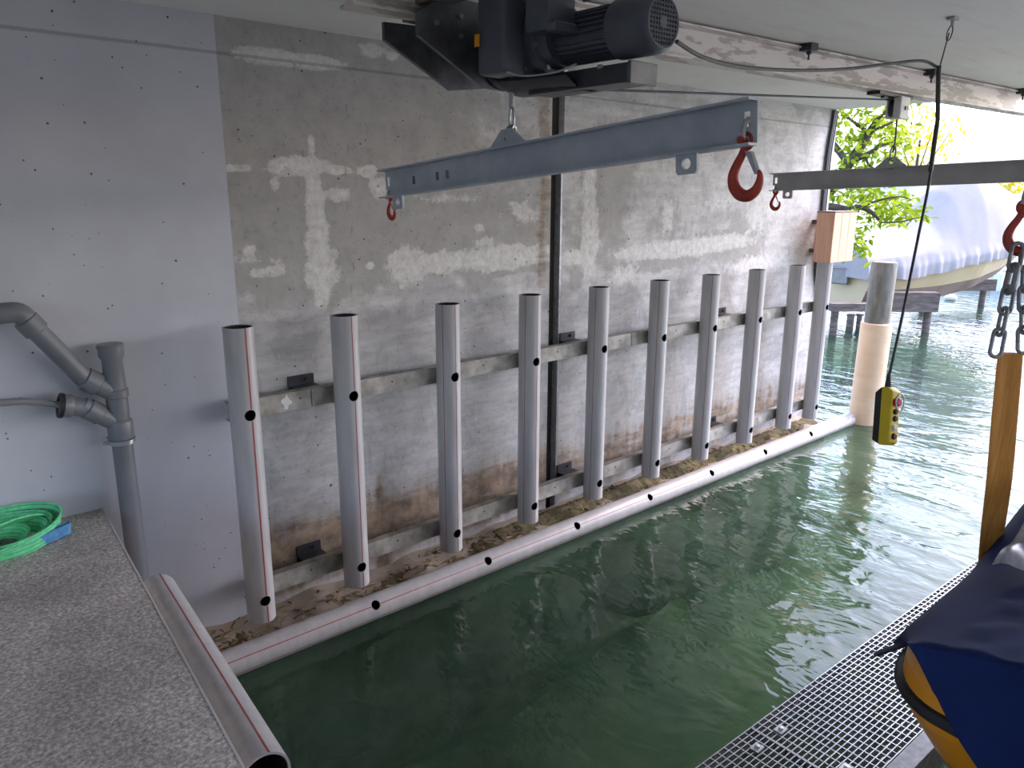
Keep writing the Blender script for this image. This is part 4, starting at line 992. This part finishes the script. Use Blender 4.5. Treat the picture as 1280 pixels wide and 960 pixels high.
# stations: s, half beam at gunwale, gunwale z, chine half, chine z, keel z
ST = [(0,.95,.95,.80,.52,.38),(.15,1.0,.96,.86,.50,.33),(.35,1.02,.99,.88,.50,.30),(.55,1.0,1.05,.82,.56,.32),(.72,.88,1.14,.62,.70,.42),(.86,.62,1.25,.36,.90,.66),(.95,.34,1.34,.16,1.10,.95),(1.0,.06,1.42,.03,1.30,1.22)]
def interp(s): return [float(np.interp(s, [q[0] for q in ST], [q[i] for q in ST])) for i in range(1, 6)]
mbt = MB(); mbb = MB(); n = 30
def sec(s):
    g, gz, c, cz, kz = interp(s)
    h = .36*(1-s**1.5)+.02; return [(-g,gz),(-(g*.55+c*.45),(gz+cz)/2),(-c,cz),(-.80*c,cz-h),(0,cz-h-.06),(.80*c,cz-h),(c,cz),(g*.55+c*.45,(gz+cz)/2),(g,gz)]
for i in range(n):
    A = sec(i/n); Bq = sec((i+1)/n)
    for k in range(8):
        m_ = mbb if k in (2, 3, 4, 5) else mbt
        m_.add([bp(i/n, *A[k]), bp((i+1)/n, *Bq[k]), bp((i+1)/n, *Bq[k+1]), bp(i/n, *A[k+1])], [(0,1,2,3)])
mbt.add([bp(0, *q) for q in sec(0)], [tuple(range(9))])
mbt.build('topsides', M['cream'], t, sharp=30); mbb.build('bottom', M['antifoul'], t, sharp=30)
mb = MB(); mb.bbox(S-ad*.3+Vector((0,0,.85)), S-ad*.05+sd_*.3+Vector((0,0,1.15)), .03, 2); mb.build('outboard_bracket', M['cabinet'], t)
# cover: ridge profile, folds at the skirt
RD = [(-.03,1.42),(.10,1.50),(.24,1.62),(.34,1.85),(.44,2.35),(.56,2.72),(.66,2.66),(.72,2.45),(.82,2.22),(.92,2.0),(.985,1.72),(1.02,1.45)]
mb = MB(); nu, nv = 120, 44
def cov(u, v):
    s = -.03+1.05*u; g, gz, c, cz, kz = interp(min(1, max(0, s))); rz = float(np.interp(s, [q[0] for q in RD], [q[1] for q in RD]))
    if s < 0: g *= 1
    a = v*2-1; w = abs(a); sg = 1 if a > 0 else -1
    if w < .55:   # roof
        k = w/.55; yy = (g+.03)*(k**.9)*.93; zz = rz-(rz-gz-.22)*(k**2.2)
    else:         # skirt
        k = (w-.55)/.45; yy = (g+.03)*(.93+.07*min(1, k*2)); zz = gz+.22-k*(.40+.05*math.sin(s*9))
        yy += (.045*math.sin(s*88+3*math.sin(s*9))*(.5+.5*math.sin(s*13+1))+.03*math.sin(s*47+2*math.sin(s*21))+.02*math.sin(s*171))*k
    tens = .010*math.sin(s*37+a*5)*w+.008*math.sin(s*83+a*9+2*math.sin(s*11))*w
    return bp(s, sg*yy, zz+tens)
mb.grid(cov, nu, nv); mb.add([cov(0, j/nv) for j in range(nv+1)], [tuple(range(nv+1))]); co_ = mb.build('boat_cover', M['cover'], t, sharp=None); co_.data.polygons.foreach_set('use_smooth', [True]*len(co_.data.polygons))
# lift beams and piles under the boat
def timber(px0, py0, px1, py1, d, label, mat, thick=.2, post=True):
    p = dep(px0, py0, d); q = dep(px1, py0, d); z0 = dep((px0+px1)/2, py1, d).z; z1 = (p.z+q.z)/2
    dx = (q-p); dx.z = 0; L = dx.length; dx.normalize(); nn = Vector((-dx.y, dx.x, 0)); o = Vector((p.x, p.y, z0))
    t = thing('timber_beam', tuple(o), label, 'timber', 'timbers of the boat lift')
    mb = MB(); mb.prism([o, o+nn*thick, o+nn*thick+Vector((0,0,z1-z0)), o+Vector((0,0,z1-z0))], dx*L); mb.build('plank', M[mat], t)
    if post:
        for s in (.12, .88):
            c = o+dx*L*s+nn*thick/2; mb = MB(); mb.tube([(c.x, c.y, -1.8), (c.x, c.y, z0+.02)], .07, 10); mb.build('post', M[mat], t)
timber(1040, 380, 1110, 390, 14.3, 'narrow timber under the boat stern behind the mooring pile', 'oldwood', .25)
timber(1108, 366, 1176, 391, 14.6, 'thick dark wet timber beam right of the mooring pile', 'oldwood', .25)
timber(1150, 349, 1247, 364, 18.4, 'long weathered timber under the bow of the covered boat', 'oldwood', .25)
for px, lab in ((1062, 'left steel pile under the covered boat stern'), (1073, 'right slimmer steel pile under the covered boat stern')):
    c = at(px, 408, 2, 0); mb = MB(); mb.tube([(c.x, c.y, -1.8), (c.x, c.y, .22)], .07 if px < 1070 else .05, 12).box((c.x-.06, c.y-.06, .22), (c.x+.06, c.y+.06, .25)); tag(mb.build('lift_pile', M['oldwood'], sharp=60), lab, 'pile', 'piles of the boat lift')
c = dep(1248, 352, 21.5); mb = MB(); mb.bbox((c.x-.12, c.y-.12, -.1), (c.x+.12, c.y+.12, c.z+.25), .02, 1); mb.lathe([(0,.05),(.2,.05),(.24,.02)], (c.x, c.y, c.z+.25), (0,0,1), 12); tag(mb.build('bollard_post', M['white']), 'short white post at the dock behind the chain', 'post')
c = dep(1189, 367, 19.5); bm = bmesh.new(); bmesh.ops.create_uvsphere(bm, u_segments=16, v_segments=10, radius=1)
for v in bm.verts: v.co = Vector((v.co.x*.15, v.co.y*.15, v.co.z*.09))
me = bpy.data.meshes.new('float_buoy'); bm.to_mesh(me); bm.free(); me.materials.append(M['white']); o = bpy.data.objects.new('float_buoy', me); COL.objects.link(o); o.location = (c.x, c.y, .06)
tag(o, 'small white float on the water behind the dark timber', 'buoy')
# far shore
mb = MB(); mb.prism([(24.5,14,-1.8),(26.5,-40,-1.8),(28.5,-40,-1.8),(27,14,-1.8)], (0,0,2.35)); tag(mb.build('shore_wall', M['concrete']), 'low concrete shore wall at the far side of the water', 'shore wall', kind='structure')
mb = MB()
def hill(u, v):
    y = 160-u*330; k = v; x = 27+k*150
    z = .55+ (k**.8)*(9+5*math.sin(y*.02+1)+2*math.sin(y*.05)) + (1.2*math.sin(y*.3+x*.2) if k > .02 else 0)
    return (x, y, z)
mb.grid(hill, 60, 30); struct(mb.build('ground_hill', M['hill'], org=(0,0,0), sharp=None), 'pale hazy hillside behind the far shore', 'hill')

# ------------------------------------------------------------------ leafy tree reaching in beside the wall end
t = thing('shore_tree', (9.9, 3.2, -1.0), 'green leafy tree reaching past the wall end over the water', 'tree')
TD = 11.2
def tp_(px, py, d=TD): return dep(px, py, d)
trunk_base = Vector((9.9, 3.2, -1.0)); fork = tp_(1010, 262, 11.6)
limbs = [
    ([trunk_base, Vector((9.9, 3.0, 1.0)), fork], [.15, .13, .11]),
    ([fork, tp_(1043,232,11.4), tp_(1060,206), tp_(1078,180), tp_(1086,166), tp_(1096,150,11.0), tp_(1110,136,10.8), tp_(1125,110,10.7)], [.10,.085,.075,.065,.06,.03,.02,.012]),
    ([fork, tp_(1030,180,11.5), tp_(1046,186,11.4), tp_(1060,206)], [.07,.06,.05,.045]),
    ([tp_(1060,206), tp_(1085,192,11.0), tp_(1102,182,10.9), tp_(1120,176,10.8)], [.04,.03,.022,.010]),
    ([tp_(1086,166), tp_(1072,156,11.0), tp_(1055,142,11.1), tp_(1040,120,11.3)], [.035,.025,.02,.012]),
    ([tp_(1086,166), tp_(1104,158,10.8), tp_(1125,148,10.7)], [.03,.02,.010]),
    ([tp_(1068,192,11.1), tp_(1080,194,10.9), tp_(1086,206,10.9), tp_(1096,212,10.8)], [.025,.02,.016,.008]),
    ([fork, tp_(1034,258,11.3), tp_(1062,262,11.0), tp_(1076,259,10.9), tp_(1090,266,10.8), tp_(1102,278,10.8)], [.07,.055,.045,.04,.03,.015]),
    ([tp_(1076,259,10.9), tp_(1100,250,10.7), tp_(1125,246,10.6), tp_(1140,250,10.5)], [.02,.014,.010,.006]),
    ([tp_(1102,278,10.8), tp_(1125,277,10.6), tp_(1145,273,10.5), tp_(1158,269,10.5)], [.012,.009,.007,.004]),
    ([fork, tp_(1036,290,11.0), tp_(1060,300,10.9), tp_(1078,312,10.9)], [.04,.03,.018,.006]),
    ([fork, tp_(1020,150,11.8), tp_(1045,90,12.0), tp_(1090,60,12.0)], [.09,.07,.05,.02]),
]
for p, r_ in limbs:
    P = smooth_path(p, 5); R_ = list(np.interp(np.linspace(0, 1, len(P)), np.linspace(0, 1, len(r_)), r_))
    mb = MB(); mb.tube(P, R_, 8); mb.build('branch' if p[0] != trunk_base else 'trunk', M['bark'], t, sharp=80)
def leaf_geo(l=.13, w=.058):
    return [(0,0,0),(l*.3,-w*.42,.008),(l*.65,-w*.45,.006),(l,0,-.018),(l*.65,w*.45,.006),(l*.3,w*.42,.008),(l*.5,0,-.006)], [(0,1,6),(1,2,6),(2,3,6),(3,4,6),(4,5,6),(5,0,6)]
lv, lf = leaf_geo(); mb = MB(); mb.add(lv, lf); lme = mb.mesh('leaf', M['leaf'], sharp=None)
# clusters: centre px, spread px, count
CL = [(1060,150,22,70),(1090,145,24,90),(1115,160,20,80),(1130,180,12,36),(1065,180,18,46),(1100,185,22,70),(1075,205,20,50),(1115,200,14,40),(1050,225,14,40),(1085,222,18,36),(1045,165,10,26),
      (1060,246,20,60),(1085,245,22,70),(1110,250,22,80),(1130,258,14,50),(1145,266,9,22),(1156,270,5,9),(1070,268,16,30),(1100,268,16,34),(1120,272,14,22),(1042,275,8,12),
      (1062,290,9,20),(1072,302,10,26),(1080,313,9,18),(1060,315,7,10),(1083,285,4,4),(1140,130,10,18),(1060,120,20,40),(1100,115,24,50),(1035,240,12,26)]
allv = []
for cx, cy, sp, cnt in CL:
    for j in range(int(cnt*1.15)):
        px = random.gauss(cx, sp*.62); py = random.gauss(cy, sp*.5); d = random.gauss(11.15, .35)
        p = tp_(px, py, d)
        rx = Matrix.Rotation(random.random()*2*PI, 4, 'Z') @ Matrix.Rotation(random.gauss(.25, .45), 4, 'Y') @ Matrix.Rotation(random.gauss(0, .6), 4, 'X') @ Matrix.Scale(random.uniform(.7, 1.25), 4)
        allv.append((p, rx))
# whorls of leaves grow together, the largest 300 stay single leaves
order = sorted(range(len(allv)), key=lambda i: (allv[i][0]-CAM).length)
single = set(order[:300]); mb = MB()
for i, (p, rx) in enumerate(allv):
    Mx = Matrix.Translation(p-ORG[t]) @ rx
    if i in single:
        o = bpy.data.objects.new('leaf', lme); COL.objects.link(o); o.parent = t; o.matrix_local = Mx
    else:
        mb.add([Mx @ Vector(v)+ORG[t] for v in lv], lf)
fo = mb.build('foliage', M['leaf'], t, sharp=None); fo['kind'] = 'stuff'
# yellow shrubs on the hillside
def shrub(px, py, d, r_, cnt, label, mat='yleaf'):
    c = dep(px, py, d); gz = c.z-r_*1.2; t = thing('yellow_shrub', (c.x, c.y, gz), label, 'shrub', 'yellow spring shrubs on the hillside')
    mb = MB(); mb.tube([(c.x, c.y, gz-.8), (c.x, c.y, c.z)], [.12, .05], 8)
    for k in range(5):
        a = k*1.3; mb.tube([(c.x, c.y, gz+.2), c+Vector((math.cos(a), math.sin(a), .3))*r_*.7], [.05, .01], 6)
    mb.build('stem', M['bark'], t)
    mb = MB(); gv, gf = leaf_geo(.32, .16)
    for k in range(cnt):
        d_ = Vector((random.gauss(0,1), random.gauss(0,1), random.gauss(0,1))).normalized()*r_*random.random()**.4
        Mx = Matrix.Translation(c+d_) @ Matrix.Rotation(random.random()*6, 4, 'Z') @ Matrix.Rotation(random.gauss(.3,.6), 4, 'Y')
        mb.add([Mx @ Vector(v) for v in gv], gf)
    fo = mb.build('foliage', M[mat], t, sharp=None); fo['kind'] = 'stuff'
shrub(1256, 249, 32, .85, 420, 'bright yellow shrub behind the covered boat, left of the chain')
shrub(1150, 175, 40, 2.0, 420, 'pale yellow-green shrub on the hillside behind the hanging tree')
